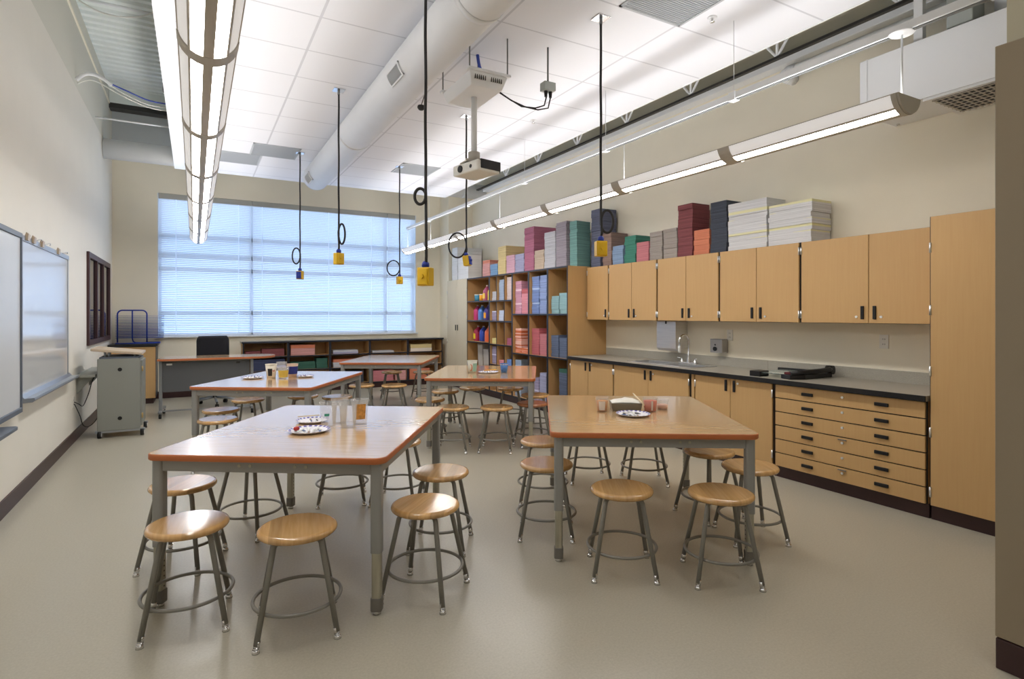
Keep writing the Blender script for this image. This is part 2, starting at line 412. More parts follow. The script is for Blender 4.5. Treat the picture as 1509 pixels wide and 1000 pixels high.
def blind(x0, x1, label):
    t = thing('window_blind', label, 'blind', ((x0 + x1) / 2, 11.53, WZ1), 0, 'white venetian blinds in the far window')
    w2 = (x1 - x0) / 2
    B(-w2, w2, -.025, .02, -.095, -.003).build('headrail', M['headrail'], t, bev=.003)
    s = MB(); z = -.112; a = radians(50); hw = .0175
    while z > -(WZ1 - WZ0) + .05:
        # slightly crowned slat, room-side edge up
        p = [(-hw * cos(a), -hw * -sin(a)), (0.0, .003), (hw * cos(a), hw * -sin(a))]
        p = [(-hw * cos(a), hw * sin(a)), (.0022, .0022), (hw * cos(a), -hw * sin(a))]
        vs = []
        for xx in (-w2 + .004, w2 - .004):
            for (yy, zz) in p: vs.append((xx, yy, z + zz))
        s.add(vs, [(0, 3, 4, 1), (1, 4, 5, 2)], 0, True)
        z -= .0322
    s.build('slats', M['blind'], t, fix=False)
    B(-w2 + .004, w2 - .004, -.018, .012, -(WZ1 - WZ0) + .012, -(WZ1 - WZ0) + .032).build('bottom_rail', M['window_frame'], t, bev=.003)
    n = 2 if w2 < .9 else 3
    if w2 < .4: n = 1
    for i in range(n):
        if n == 1: x = 0
        elif n == 2: x = (-w2 + .26, w2 - .22)[i]
        else: x = (-w2 + .17, 0.1, w2 - .33)[i]
        MB().box(x - .007, x + .007, -.021, -.0202, -(WZ1 - WZ0) + .03, -.05).build('ladder_tape', M['tape'], t)
    return t
blind(WX0 + .016, .926, 'white venetian blind covering the left part of the far window')
blind(.932, 3.4845, 'wide white venetian blind covering the middle of the far window')
blind(3.4895, WX1 - .016, 'narrow white venetian blind at the right end of the far window')

# interior dark window in the left wall
f = MB(); Y0, Y1, Z0, Z1 = 8.935, 11.012, 1.05, 2.255
xa, xb = XL - .002, XL + .03
f.box(xa, xb, Y0, Y1, Z0, Z0 + .07); f.box(xa, xb, Y0, Y1, Z1 - .07, Z1)
for yy in (Y0 + .035, 9.66, 10.28, Y1 - .035): f.box(xa, xb, yy - .035, yy + .035, Z0 + .07, Z1 - .07)
o = struct('window_2', f, M['dark_frame'], bev=.003)
B(XL - .001, XL + .006, Y0 + .02, Y1 - .02, Z0 + .02, Z1 - .02).build('pane', M['dark_glass'], o)

# ------------------------------------------------------------------ overhead steel, pipes, ducts
j = MB()
X = 4.95
j.box(X - .022, X + .022, 2.1, 10.25, 3.93, 3.955); j.box(X - .03, X + .03, 2.1, 10.25, 4.6, 4.63)
jo = thing('bar_joist', 'white steel bar joist running along the gap right of the ceiling', 'joist', (0, 0, 0))
j.build('chord', M['dark_steel'], jo)
k = 0; y = 3.55 - 1.1
jw = MB()
while y < 10:
    jw.cyl((X, y, 3.95), (X, y, 4.6), .014, n=6); jw.cyl((X, y, 3.95), (X, y + .5, 4.6), .014, n=6); jw.cyl((X, y, 3.95), (X, y - .5, 4.6), .014, n=6)
    y += 1.1
jw.build('web', M['white_paint'], jo)
tag(B(5.07, 5.195, 2.1, 10.25, 3.92, 4.02).build('wire_trough', M['white_paint'], bev=.006), 'long white metal trough along the top of the right wall', 'trough')
# small pipe turning into the wall
pts = [(4.98, 1.9, 3.78), (4.98, 3.45, 3.78)] + [(4.98 + .09 * (1 - cos(a)), 3.45 + .09 * sin(a), 3.78) for a in [pi / 2 * i / 6 for i in range(1, 7)]] + [(5.19, 3.54, 3.78)]
pp = MB().tube(pts, .045, 14)
pp.cyl((4.98, 3.36, 3.78), (4.98, 3.45, 3.78), .055); pp.cyl((5.08, 3.54, 3.78), (5.19, 3.54, 3.78), .055)
tag(pp.build('drain_pipe', M['white_paint']), 'white round pipe that elbows into the right wall near the heater unit', 'pipe')
# round duct across the far end above the ceiling
dd = MB().cyl((XL + .005, 10.45, 3.95), (XR - .02, 10.45, 3.95), .15, n=28)
for x in (.2, 1.8, 3.4, 4.7): dd.cyl((x, 10.45, 3.95), (x + .03, 10.45, 3.95), .156, n=28)
tag(dd.build('cross_duct', M['duct']), 'white round duct running across the room above the far ceiling edge', 'duct')
# big white spiral duct under the tiles
sd = thing('spiral_duct', 'large white round air duct running the length of the ceiling', 'duct', (0, 0, 0))
DX, DZ, DR = 1.575, 3.48, .18
b = MB().cyl((DX, YB + .02, DZ), (DX, 8.8, DZ), DR, n=40)
b.lathe([(0, 0)], n=3) if 0 else None
b.build('duct_body', M['duct'], sd)
for y in (3.2, 6.4): MB().cyl((DX, y, DZ), (DX, y + .05, DZ), DR + .005, n=40).build('collar', M['duct'], sd)
MB().cyl((DX, 8.78, DZ), (DX, 8.86, DZ), DR + .003, DR - .03, n=40).build('end_cap', M['duct'], sd)
def duct_grille(y0, y1, a0, a1):
    f = MB(); R = DR
    def P(a, y, r): return (DX - r * cos(a), y, DZ - r * sin(a))
    n = 8
    for (ya, yb, aa, ab) in ((y0, y1, a0, a0 + .07), (y0, y1, a1 - .07, a1), (y0, y0 + .02, a0, a1), (y1 - .02, y1, a0, a1)):
        vs = []; m_ = 5
        for i in range(m_ + 1):
            a = aa + (ab - aa) * i / m_
            for (yy, rr) in ((ya, R + .001), (ya, R + .014), (yb, R + .014), (yb, R + .001)): vs.append(P(a, yy, rr))
        fs = []
        for i in range(m_):
            for q in range(4): fs.append((i * 4 + q, i * 4 + (q + 1) % 4, (i + 1) * 4 + (q + 1) % 4, (i + 1) * 4 + q))
        fs += [(0, 1, 2, 3), tuple(m_ * 4 + q for q in (3, 2, 1, 0))]
        f.add(vs, fs)
    o = f.build('grille', M['duct'], sd)
    s = MB(); yy = y0 + .03
    while yy < y1 - .03:
        vs = []
        for i in range(6):
            a = a0 + .07 + (a1 - a0 - .14) * i / 5
            vs += [P(a, yy, R + .002), P(a, yy + .006, R + .010)]
        s.add(vs, [(2 * i, 2 * i + 2, 2 * i + 3, 2 * i + 1) for i in range(5)]); yy += .014
    vs = []
    for i in range(6):
        a = a0 + .05 + (a1 - a0 - .1) * i / 5; vs += [P(a, y0 + .01, R + .0015), P(a, y1 - .01, R + .0015)]
    s.add(vs, [(2 * i, 2 * i + 2, 2 * i + 3, 2 * i + 1) for i in range(5)], 1)
    s.build('louvres', [M['vent_grey'], M['steel_grey']], o, fix=False)
duct_grille(4.32, 4.62, .2, .8)
duct_grille(8.3, 8.62, .15, .85)

def ceil_vent(x, y, w, d, label):
    t = thing('ceiling_vent', label, 'vent', (x, y, 3.7), 0, 'grey grilles in the tile ceiling')
    f = MB(); f.box(-w / 2, w / 2, -d / 2, -d / 2 + .02, -.008, 0); f.box(-w / 2, w / 2, d / 2 - .02, d / 2, -.008, 0); f.box(-w / 2, -w / 2 + .02, -d / 2, d / 2, -.008, 0); f.box(w / 2 - .02, w / 2, -d / 2, d / 2, -.008, 0)
    f.build('frame', M['vent_grey'], t)
    s = MB(); yy = -d / 2 + .03
    while yy < d / 2 - .02: s.box(-w / 2 + .02, w / 2 - .02, yy, yy + .008, -.006, -.001); yy += .02
    s.box(-w / 2 + .02, w / 2 - .02, -d / 2 + .02, d / 2 - .02, -.0012, -.0004, 1)
    s.build('grille', [M['vent_grey'], M['vent_grey']], t)
ceil_vent(.97, 8.42, .6, .6, 'grey square ceiling grille left of the duct end')
ceil_vent(.53, 9.03, .6, .6, 'grey square ceiling grille nearest the far left ceiling edge')
ceil_vent(3.0, 8.42, .6, .6, 'grey square ceiling grille right of the duct near the far wall')
ceil_vent(3.0, 2.92, .6, .6, 'grey square ceiling grille nearest the camera above the rows of cords')
for (x, y, l) in ((3.42, 3.0, 'small round sprinkler head in the tile ceiling nearest the camera'), (3.42, 5.6, 'small round sprinkler head in the tile ceiling beyond the projector')):
    t = thing('sprinkler_head', l, 'sprinkler', (x, y, 3.7))
    MB().lathe([(0, -.001), (.035, -.001), (.035, -.006), (.015, -.012), (0, -.012)], n=20).build('escutcheon', M['white_paint'], t)
    MB().lathe([(.008, -.01), (.008, -.03), (.018, -.034), (.018, -.037), (0, -.037)], n=14).build('head', M['chrome'], t)

# heater / fan coil unit by the right wall
u = thing('fan_coil_unit', 'large white air handling unit hung high by the right wall', 'air unit', (4.93, 1.85, 3.04))
bx = MB(); bx.box(-.275, .265, -.75, .75, 0.0, .43); bx.build('casing', M['white_paint'], u, bev=.006)
sm = MB(); sm.box(-.281, -.275, .69, .695, 0, .43); sm.box(-.281, -.275, -.35, -.345, 0, .43); sm.box(-.285, -.275, -.75, .75, -.012, .006)
sm.build('panel_seam', M['white_paint'], u)
gr = MB(); gr.box(-.27, .26, -.72, .3, -.03, -.001); 
gr.box(-.23, .22, -.68, .26, -.031, -.029, 1)
gr.build('return_frame', [M['white_paint'], M['black']], u)
gl_ = MB()
for i in range(24): gl_.box(-.23 , .22, -.68 + i * .04, -.668 + i * .04, -.036, -.0315)
for i in range(8): gl_.box(-.23 + i * .06, -.222 + i * .06, -.68, .26, -.038, -.034)
gl_.build('return_grille', M['fixture'], u)
MB().cyl((.2, .7, -.012), (.2, .7, 0), .012, n=10).build('screw', M['chrome'], u)
for q in (.33, -.7): B(-.21, -.16, q, q + .06, .43, 2.05).build('hanger_strap', M['white_paint'], u)
tag(B(4.70, 4.88, 1.86, 2.02, 3.49, 3.76).build('junction_box', M['box_grey'], bev=.008), 'grey metal box on top of the white air handling unit', 'box')
rd = MB().cyl((4.95, 1.65, 3.475), (4.95, 1.65, 5.09), .17, n=28)
tag(rd.build('riser_duct', M['duct']), 'white vertical round duct rising from the air handling unit', 'duct')
pv = thing('pipe_valves', 'cluster of pipes and valves on top of the air handling unit', 'pipes', (4.8, 1.32, 3.475))
for i, (dx, dy, r, mk) in enumerate(((0, 0, .018, 'steel_grey'), (.06, -.04, .03, 'dark_steel'), (-.03, .08, .02, 'chrome'), (.09, .05, .035, 'white_cable'))):
    MB().cyl((dx, dy, 0), (dx, dy, 1.5), r, n=12).build('pipe', M[mk], pv)
for i in range(3): MB().box(-.05 + i * .05, -.01 + i * .05, -.06, 0, .1 + .09 * i, .16 + .09 * i).build('valve', M['black'], pv)

# cables and conduits on the left above the whiteboards
c1 = MB().tube(smooth([(XL + .004, 8.2, 4.17), (XL + .08, 8.2, 4.25), (XL + .18, 8.2, 4.265), (XL + .28, 8.2, 4.22), (XL + .34, 8.2, 4.17)]), .022, 10)
ct = thing('cable_bundle', 'white conduit sleeve with white and blue cables looping from left wall to ceiling', 'cables', (0, 0, 0))
c1.build('conduit_sleeve', M['white_paint'], ct)
MB().tube(smooth([(XL + .004, 8.26, 4.15), (XL + .15, 8.27, 4.22), (XL + .4, 8.27, 4.11), (XL + .7, 8.27, 4.0), (-.2, 8.3, 4.0)]), .008, 6).build('cable', M['white_cable'], ct)
MB().tube(smooth([(XL + .30, 8.2, 4.20), (XL + .5, 8.2, 4.13), (XL + .72, 8.2, 4.06), (-.2, 8.2, 4.05)]), .008, 6).build('cable', M['blue_cable'], ct)
MB().tube(smooth([(XL + .32, 8.22, 4.18), (XL + .5, 8.23, 4.09), (XL + .72, 8.24, 4.02), (-.2, 8.26, 4.03)]), .008, 6).build('cable', M['white_cable'], ct)
tag(MB().cyl((XL + .01, 9.55, 4.15), (-.15, 9.55, 4.15), .012, n=8).build('conduit', M['white_paint']), 'thin white rod crossing the left gap beside the far duct', 'rod')
tag(MB().cyl((XL + .01, 7.7, 4.9), (-.1, 7.7, 4.9), .018, n=8).build('conduit', M['white_paint']), 'white conduit crossing the left gap under the ribbed deck', 'conduit')
tag(MB().tube(smooth([(XL + .02, 7.6, 4.88), (-.85, 7.35, 4.64), (-.5, 7.15, 4.6), (-.2, 7.0, 4.76)]), .008, 6).build('hanging_wire', M['white_cable']), 'thin white wire sagging below the ribbed deck at left', 'wire')
sb = thing('security_sensor', 'small dark bracket hanging beside the left ceiling edge', 'bracket', (-.29, 7.9, 4.2))
B(-.04, .04, -.05, .05, -.1, 0).build('bracket_body', M['dark_steel'], sb, bev=.004)
MB().cyl((.05, 0, -.4), (.05, 0, -.05), .012, n=8).build('strut', M['dark_steel'], sb)

# ------------------------------------------------------------------ pendant light fixtures
MODS = [1.74, 2.95, 4.22, 5.49, 6.76, 8.05, 9.33, 10.58]
def pendant(X, label, raillabel):
    t = thing('pendant_light', label, 'light fixture', (X, MODS[0], 2.71), 0, 'long suspended light fixtures')
    W = .123; Dp = .10
    # arc through (-W,0),(0,-Dp),(W,0)
    R = (W * W + Dp * Dp) / (2 * Dp); cz = R - Dp; amax = math.asin(W / R)
    def arc(a, r): return (r * sin(a), cz - r * cos(a))
    def strip(a0, a1, y0, y1, r0, r1, n=6):
        mb = MB(); vs = []
        for i in range(n + 1):
            a = a0 + (a1 - a0) * i / n
            p, q = arc(a, r0), arc(a, r1)
            vs += [(p[0], y0, p[1]), (p[0], y1, p[1]), (q[0], y0, q[1]), (q[0], y1, q[1])]
        fs = []
        for i in range(n):
            b_ = i * 4; fs += [(b_, b_ + 1, b_ + 5, b_ + 4), (b_ + 2, b_ + 6, b_ + 7, b_ + 3), (b_, b_ + 4, b_ + 6, b_ + 2), (b_ + 1, b_ + 3, b_ + 7, b_ + 5)]
        fs += [(0, 2, 3, 1), (n * 4, n * 4 + 1, n * 4 + 3, n * 4 + 2)]
        mb.add(vs, fs, 0, False); return mb
    Lt = MODS[-1] - MODS[0]
    a_rib, a_l, a_f = .17, .60, .70
    hs_ = MB()
    for (p, q) in ((-a_rib, a_rib), (a_l, a_f), (-a_f, -a_l), (amax - .04, amax), (-amax, -amax + .04)):
        s_ = strip(p, q, 0, Lt, R - .006, R + .002); hs_.add(s_.v, s_.f)
    hs_.build('housing', M['fixture'], t)
    for i, y in enumerate(MODS):
        a = y - MODS[0]
        wv = .05 if i not in (0, 7) else .03
        y0 = max(0, a - wv); y1 = min(Lt, a + wv)
        strip(-amax, amax, y0, y1, R - .007, R + .004, 14).build('joint_band', M['fixture'], t)
    for i in range(7):
        y0, y1 = MODS[i] - MODS[0] + .045, MODS[i + 1] - MODS[0] - .045
        if i == 0: y0 = .03
        for sgn in (-1, 1):
            l, h = sorted((sgn * a_rib, sgn * a_l)); strip(l, h, y0, y1, R - .008, R - .003).build('lens', M['emit_lens'], t)
            l, h = sorted((sgn * a_f, sgn * (amax - .04))); strip(l, h, y0, y1, R - .008, R - .003).build('side_lens', M['emit_side'], t)
        B(-.07, .07, y0, y1, -.03, -.026).build('uplight_lamp', [M['fixture'], M['emit_up']], t)
        up = MB(); up.add([(-.07, y0, -.022), (.07, y0, -.022), (.07, y1, -.022), (-.07, y1, -.022)], [(0, 1, 2, 3)])
        up.build('uplight_lens', M['emit_up'], t, fix=False)
    for y in (-.012, Lt):
        n = 14; o = [arc(-amax + 2 * amax * i / n, R) for i in range(n + 1)]
        MB().extr(o, 'y', y, y + .012).build('end_cap', M['fixture'], t)
    # suspension rods up to the rail
    rl = thing('power_rail', raillabel, 'rail', (X, 1.30, 3.09), 0, 'white rails above the light fixtures')
    L2 = MODS[-1] - 1.30
    B(-.022, .022, 0, L2, 0, .05).build('rail_channel', M['white_paint'], rl, bev=.004)
    B(-.012, .012, 0, L2, -.006, 0).build('rail_slot', M['steel_grey'], rl)
    for i, y in enumerate(MODS):
        yy = y - MODS[0] + (.03 if i == 0 else (-.03 if i == 7 else 0))
        if i in (0, 2, 4, 6, 7): MB().cyl((0, yy, -.005), (0, yy, .369), .006 if i == 0 else .003, n=8).build('hanger_rod', M['white_paint'], t)
        if i == 0:
            MB().lathe([(0, -.010), (.03, -.010), (.062, -.006), (.066, -.002), (.066, 0), (0, 0)], (0, yy + MODS[0] - 1.30), n=24).build('canopy', M['white_paint'], rl)
    for y in (1.32, 2.95, 4.5, 6.1, 7.8, 9.4):
        MB().cyl((0, y - 1.30, .05), (0, y - 1.30, .606), .0025, n=6).build('wire', M['white_paint'], rl)
        MB().box(-.03, .03, y - 1.33, y - 1.27, -.008, .056).build('clamp', M['white_paint'], rl)
    return t
pendant(3.6, 'long suspended light fixture along the sink wall', 'long thin white rail above the light fixture by the sink wall')
pendant(.055, 'long suspended light fixture at left by the whiteboards', 'thin white rail above the light fixture at left')

for i, (x, y) in enumerate(((.6, -1.3), (2.0, -1.3), (.6, .2), (2.2, .2))):  # unseen fill lights, added to brighten the foreground
    t = thing('added_fill_light', 'added square fill light unseen behind the camera, number %s from the left wall' % ('one', 'two', 'three', 'four')[i], 'fill light', (x, y, 3.7))
    f = MB(); f.box(-.3, .3, -.3, -.28, -.01, 0); f.box(-.3, .3, .28, .3, -.01, 0); f.box(-.3, -.28, -.28, .28, -.01, 0); f.box(.28, .3, -.28, .28, -.01, 0); f.build('frame', M['white_paint'], t)
    MB().add([(-.28, -.28, -.006), (-.28, .28, -.006), (.28, .28, -.006), (.28, -.28, -.006)], [(0, 1, 2, 3)]).build('diffuser', M['emit_fill'], t, fix=False)

# ------------------------------------------------------------------ power cord pendants
def cord_drop(x, y, zb, label, loop, rz, front_blue=False, tilt=0, side='yellow'):
    """ceiling plate, cord with a tied loop, yellow outlet box with blue strain relief"""
    t = thing('power_cord_drop', label, 'power cord', (x, y, 3.7), 0, 'power cords hanging from the ceiling')
    B(-.055, .055, -.055, .055, -.008, 0).build('ceiling_plate', M['chrome'], t, bev=.002)
    MB().cyl((0, 0, -.05), (0, 0, -.006), .012, n=12).build('fitting', M['steel_grey'], t)
    H_ = zb + .075 - 3.7           # top of strain relief, relative
    cr = .0095
    ang, rad, ht, up = loop         # azimuth of loop, radius x, radius z, height of loop centre above box
    pts = [(0, 0, -.03)]
    zc = H_ + up
    zt = zc + ht
    for i in range(1, 9):
        zz = -.03 + (zt + .02 + .03) * i / 9
        pts.append((.0016 * sin(i * 1.7), .0012 * sin(i * 2.3), zz))
    ca, sa = cos(ang), sin(ang)
    n = 20
    for i in range(n + 1):
        a = radians(20) + 2 * pi * i / n
        rr = rad * (1 - cos(a)) ; # from the cord outward and back
        rr = rad - rad * cos(a - radians(20))
        zz = zc + ht * cos(a - radians(20)) * 0 + ht * sin(a - radians(20)) * -1
        off = .012 * i / n
        pts.append((rr * ca + off * sa, rr * sa - off * ca, zz))
    pts.append((.0, -.012, H_ + min(.04, up * .4))); pts.append((0, 0, H_))
    # catmull smoothing
    P = [Vector(p) for p in pts]; q = []
    for i in range(len(P) - 1):
        p0, p1, p2, p3 = P[max(i - 1, 0)], P[i], P[i + 1], P[min(i + 2, len(P) - 1)]
        for k in range(3):
            u_ = k / 3
            q.append(.5 * ((2 * p1) + (-p0 + p2) * u_ + (2 * p0 - 5 * p1 + 4 * p2 - p3) * u_ ** 2 + (-p0 + 3 * p1 - 3 * p2 + p3) * u_ ** 3))
    q.append(P[-1])
    MB().tube(q, cr, 10).build('cord', M['black_cord'], t)
    b_ = MB().lathe([(0, 0), (.018, 0), (.024, .006), (.024, .026), (.018, .034), (.013, .04), (0, .04)], n=16)
    box = MB(); box.box(-.042, .042, -.034, .034, -.115, 0.0)
    bo = box.build('outlet_box', M['yellow'], t, bev=.005)
    bo.location = (0, 0, H_ - .03); bo.rotation_euler = (tilt, 0, rz)
    so = b_.build('strain_relief', M['blue'], bo); so.location = (0, 0, 0)
    fl = MB().box(-.034, .034, -.046, -.034, -.107, -.01).build('outlet_cover', M['blue' if front_blue else 'yellow'], bo, bev=.003)
    MB().cyl((0, -.046, -.058), (0, -.060, -.058), .014, n=14).build('latch', M['blue' if front_blue else 'yellow'], bo)
    MB().box(-.030, .030, .034, .040, -.1, -.015).build('back_cover', M['yellow'], bo, bev=.003)
R29 = radians(-29)
cord_drop(1.28, 8.32, 2.01, 'hanging power cord with a blue-fronted box, leftmost before the window', (radians(150), .055, .11, .18), radians(-35), True)
cord_drop(1.26, 5.80, 2.02, 'hanging power cord with small narrow loop and yellow box, second from left', (radians(-28), .032, .10, .16), radians(20))
cord_drop(2.72, 8.35, 1.98, 'hanging power cord with round loop left of a yellow box before the window', (radians(152), .095, .115, .10), radians(10))
cord_drop(1.27, 3.38, 1.70, 'thick hanging power cord nearest the camera with small loop high above yellow box', (radians(150), .035, .05, .42), radians(-50))
cord_drop(2.69, 3.42, 1.96, 'hanging power cord with tall loop in front of dark paper stacks', (radians(-20), .048, .085, .12), radians(-20))
cord_drop(2.69, 5.86, 2.07, 'hanging power cord with large round loop and blue and yellow box beside white paper stacks', (radians(152), .10, .14, .09), radians(45), True, radians(-8))

# ------------------------------------------------------------------ projector
pj = thing('projector', 'ceiling projector on a white pole below a white equipment box', 'projector', (2.06, 4.33, 3.7))
bb = MB()
bb.add([(-.14, -.24, -.42), (.14, -.24, -.42), (.14, .24, -.42), (-.14, .24, -.42), (-.17, -.28, -.32), (.17, -.28, -.32), (.17, .28, -.32), (-.17, .28, -.32)], [(3, 2, 1, 0), (4, 5, 6, 7), (0, 1, 5, 4), (1, 2, 6, 5), (2, 3, 7, 6), (3, 0, 4, 7)])
bb.build('equipment_box', M['white_paint'], pj, bev=.006)
for q in (-.30, .25): B(-.19, .19, q, q + .05, -.32, -.30).build('mount_rail', M['white_paint'], pj, bev=.003)
vt = MB()
for i in range(14):
    if i in (6, 7): continue
    vt.box(-.12 + i * .018, -.114 + i * .018, -.272, -.262, -.375, -.335)
vt.build('vent_slots', M['dark_steel'], pj)
for x in (-.17, .17):
    for y in (-.275, .275): MB().cyl((x, y, -.31), (x, y, 0), .006, n=8).build('hanger_rod', M['steel_grey'], pj)
MB().cyl((0, 0, -.90), (0, 0, -.42), .025, n=20).build('pole', M['white_paint'], pj)
mh = MB().cyl((0, 0, -.96), (0, 0, -.885), .05, n=20); mh.box(-.09, .09, -.09, .09, -.975, -.965); mh.box(-.12, -.02, -.1, -.085, -.985, -.97); mh.box(.0, .14, .05, .065, -.985, -.97)
mh.build('mount_head', M['fixture'], pj)
pb = MB(); pb.box(-.12, .12, -.17, .17, -1.075, -.985)
pbo = pb.build('projector_body', M['whitepl'], pj, bev=.012); pbo.location = (0.02, 0, 0); pbo.rotation_euler = (0, 0, radians(12))
B(-.085, .123, -.176, .1, -1.055, -.978).build('rear_casing', M['black'], pbo, bev=.004)
B(.06, .128, -.165, .165, -1.065, -.993).build('connector_panel', M['black'], pbo)
MB().cyl((-.13, .06, -1.03), (-.115, .06, -1.03), .03, n=20).build('lens', M['dark_glass'], pbo)
MB().cyl((-.122, -.08, -1.03), (-.118, -.08, -1.03), .016, n=14).build('sensor', M['dark_glass'], pbo)
MB().tube(smooth([(.08, .1, 0), (.1, .1, -.1), (.16, .12, -.2), (.14, .1, -.28), (.1, .08, -.32)]), .014, 8).build('data_cable', M['blue_cable'], pj)
jb = thing('ceiling_outlet', 'grey outlet box on a rod right of the projector with two plugs', 'outlet box', (2.60, 4.02, 3.7))
MB().cyl((0, 0, -.30), (0, 0, 0), .008, n=8).build('rod', M['steel_grey'], jb)
B(-.055, .055, -.04, .04, -.37, -.30).build('outlet_box', M['box_grey'], jb, bev=.004)
for x in (-.02, .025): MB().cyl((x, 0, -.42), (x, 0, -.37), .012, .016, n=10).build('plug', M['black'], jb)
pw = MB().tube([(2.2, 4.2, 3.33), (2.3, 4.16, 3.26), (2.40, 4.12, 3.20), (2.5, 4.06, 3.185), (2.57, 4.03, 3.21), (2.585, 4.02, 3.28)], .006, 6)
pw.tube([(2.2, 4.2, 3.325), (2.32, 4.15, 3.245), (2.42, 4.1, 3.195), (2.52, 4.05, 3.17), (2.61, 4.03, 3.195), (2.625, 4.02, 3.28)], .006, 6)
pw.build('power_cable', M['black_cord'], pj, loc=(-2.06, -4.33, -3.7))
mc = thing('ceiling_microphone', 'small black ball sensor hung beside the round duct', 'sensor', (1.78, 4.85, 3.32))
MB().lathe([(0, -.035), (.02, -.03), (.034, -.012), (.034, 0), (.03, .01), (0, .012)], n=18).build('sensor_body', M['black'], mc)
MB().cyl((0, 0, .01), (0.12, 0, .38), .004, n=6).build('stem', M['dark_steel'], mc)

# ------------------------------------------------------------------ cabinets along the right wall
XF = 4.52
def handle_v(par, x, y, z): MB().box(x - .012, x, y - .013, y + .013, z - .055, z + .055).build('handle', M['black'], par, bev=.004)
def handle_h(par, x, y, z): MB().box(x - .014, x, y - .05, y + .05, z - .013, z + .013).build('handle', M['black'], par, bev=.004)
def lock(par, x, y, z): MB().cyl((x - .007, y, z), (x, y, z), .010, n=14).build('lock', M['lock'], par)
def hinge(par, x, y, z): MB().cyl((x - .008, y, z - .035), (x - .008, y, z + .035), .008, n=8).build('hinge', M['stainless'], par)

def cabinet(name, label, cat, y0, y1, z0, z1, xf, splits, mwood, hz, locks, hinges, toe=True, depth=None, group=None, hside=None, low=None):
    """origin at the unit's floor/bottom front-left corner; the unit spans y0..y1 and faces -X"""
    t = thing(name, label, cat, (xf, y0, 0 if toe else z0), 0, group)
    zo = 0 if toe else z0
    D = XR - .004 - xf if depth is None else depth
    zb, zt, W = z0 - zo, z1 - zo, y1 - y0
    cb = MB()
    if low: cb.box(.022, .10, .001, W - .001, zb, zt); cb.box(.10, D, .001, W - .001, zb, low)
    else: cb.box(.022, D, .001, W - .001, zb, zt)
    cb.build('cabinet_body', mwood, t)
    B(.018, .022, .001, W - .001, zb, zt).build('edge_banding', M['black'], t)
    if toe: B(.04, D - .01, .001, W - .001, 0, zb).build('toe_kick', M['base'], t)
    es = [0] + [s - y0 for s in splits] + [W]
    for i in range(len(es) - 1):
        a = es[i] + (.013 if i == 0 else .003); b_ = es[i + 1] - (.013 if i == len(es) - 2 else .003)
        d_ = B(0, .018, a, b_, zb + .003, zt - .003).build('door', mwood, t, bev=.0015)
        if hside: sd_ = hside[i]
        else: sd_ = 'r' if i % 2 == 0 else 'l'      # handle toward larger y ('r') or smaller y ('l')
        hy = b_ - .045 if sd_ == 'r' else a + .045
        handle_v(d_, 0, hy, hz - zo)
        if i in locks:
            lz, off = locks[i]
            lock(d_, 0, (hy - off if sd_ == 'r' else hy + off), lz - zo)
        hy2 = a - .002 if sd_ == 'r' else b_ + .002
        for h in hinges: hinge(d_, .008, hy2, h - zo)
    return t
# wall cabinets, from the cubbies to the tall cabinet (higher y = farther)
XU, ZU0, ZU1 = 4.83, 1.375, 2.11
UH = (1.45, 2.03)
cabinet('wall_cabinet', 'single-door maple wall cabinet next to the cubby shelves', 'cabinet', 5.98, 6.46, ZU0, ZU1, XU, [], M['wood'], 1.465, {0: (1.435, .03)}, UH, False, group='wall cabinets over the sink counter', hside=['l'])
cabinet('wall_cabinet', 'two-door maple wall cabinet left of the paper towel dispenser', 'cabinet', 5.068, 5.98, ZU0, ZU1, XU, [5.521], M['wood'], 1.465, {0: (1.43, .035)}, UH, False, group='wall cabinets over the sink counter')
cabinet('wall_cabinet', 'two-door maple wall cabinet directly above the sink and towel dispenser', 'cabinet', 4.147, 5.068, ZU0, ZU1, XU, [4.61], M['wood'], 1.465, {0: (1.43, .04)}, UH, False, group='wall cabinets over the sink counter')
cabinet('wall_cabinet', 'two-door maple wall cabinet under the tall white paper stacks', 'cabinet', 3.23, 4.147, ZU0, ZU1, XU, [3.691], M['wood'], 1.465, {0: (1.43, .05)}, UH, False, group='wall cabinets over the sink counter')
cabinet('wall_cabinet', 'widest two-door maple wall cabinet beside the tall end cabinet', 'cabinet', 2.06, 3.23, ZU0, ZU1, XU, [2.626], M['wood'], 1.465, {0: (1.43, .05), 1: (1.43, .05)}, UH, False, group='wall cabinets over the sink counter')
# base cabinets
ZB0, ZB1 = .105, .832
cabinet('base_cabinet', 'two-door maple base cabinet at the cubby end of the counter', 'cabinet', 5.50, 6.43, ZB0, ZB1, XF, [6.02], M['wood'], .76, {0: (.79, .03)}, (.2, .74), group='base cabinets under the counter', hside=['r', 'l'])
cabinet('base_cabinet', 'two-door maple base cabinet under the sink', 'cabinet', 4.262, 5.50, ZB0, ZB1, XF, [4.885], M['wood'], .755, {0: (.775, .035)}, (.2, .74), low=.70, group='base cabinets under the counter')
fp = thing('filler_panel', 'narrow maple filler strip beside the sink base cabinet', 'panel', (XF, 4.2, 0))
B(0, .66, 0, .036, ZB0, ZB1).build('panel', M['wood'], fp); B(.04, .65, 0, .06, 0, ZB0).build('toe_kick', M['base'], fp); B(.01, .65, .036, .06, ZB0, ZB1).build('gap_strip', M['black'], fp)
cabinet('base_cabinet', 'two-door maple base cabinet beside the flat drawers', 'cabinet', 3.28, 4.198, ZB0, ZB1, XF, [3.747], M['wood'], .76, {0: (.79, .04)}, (.2, .74), group='base cabinets under the counter')
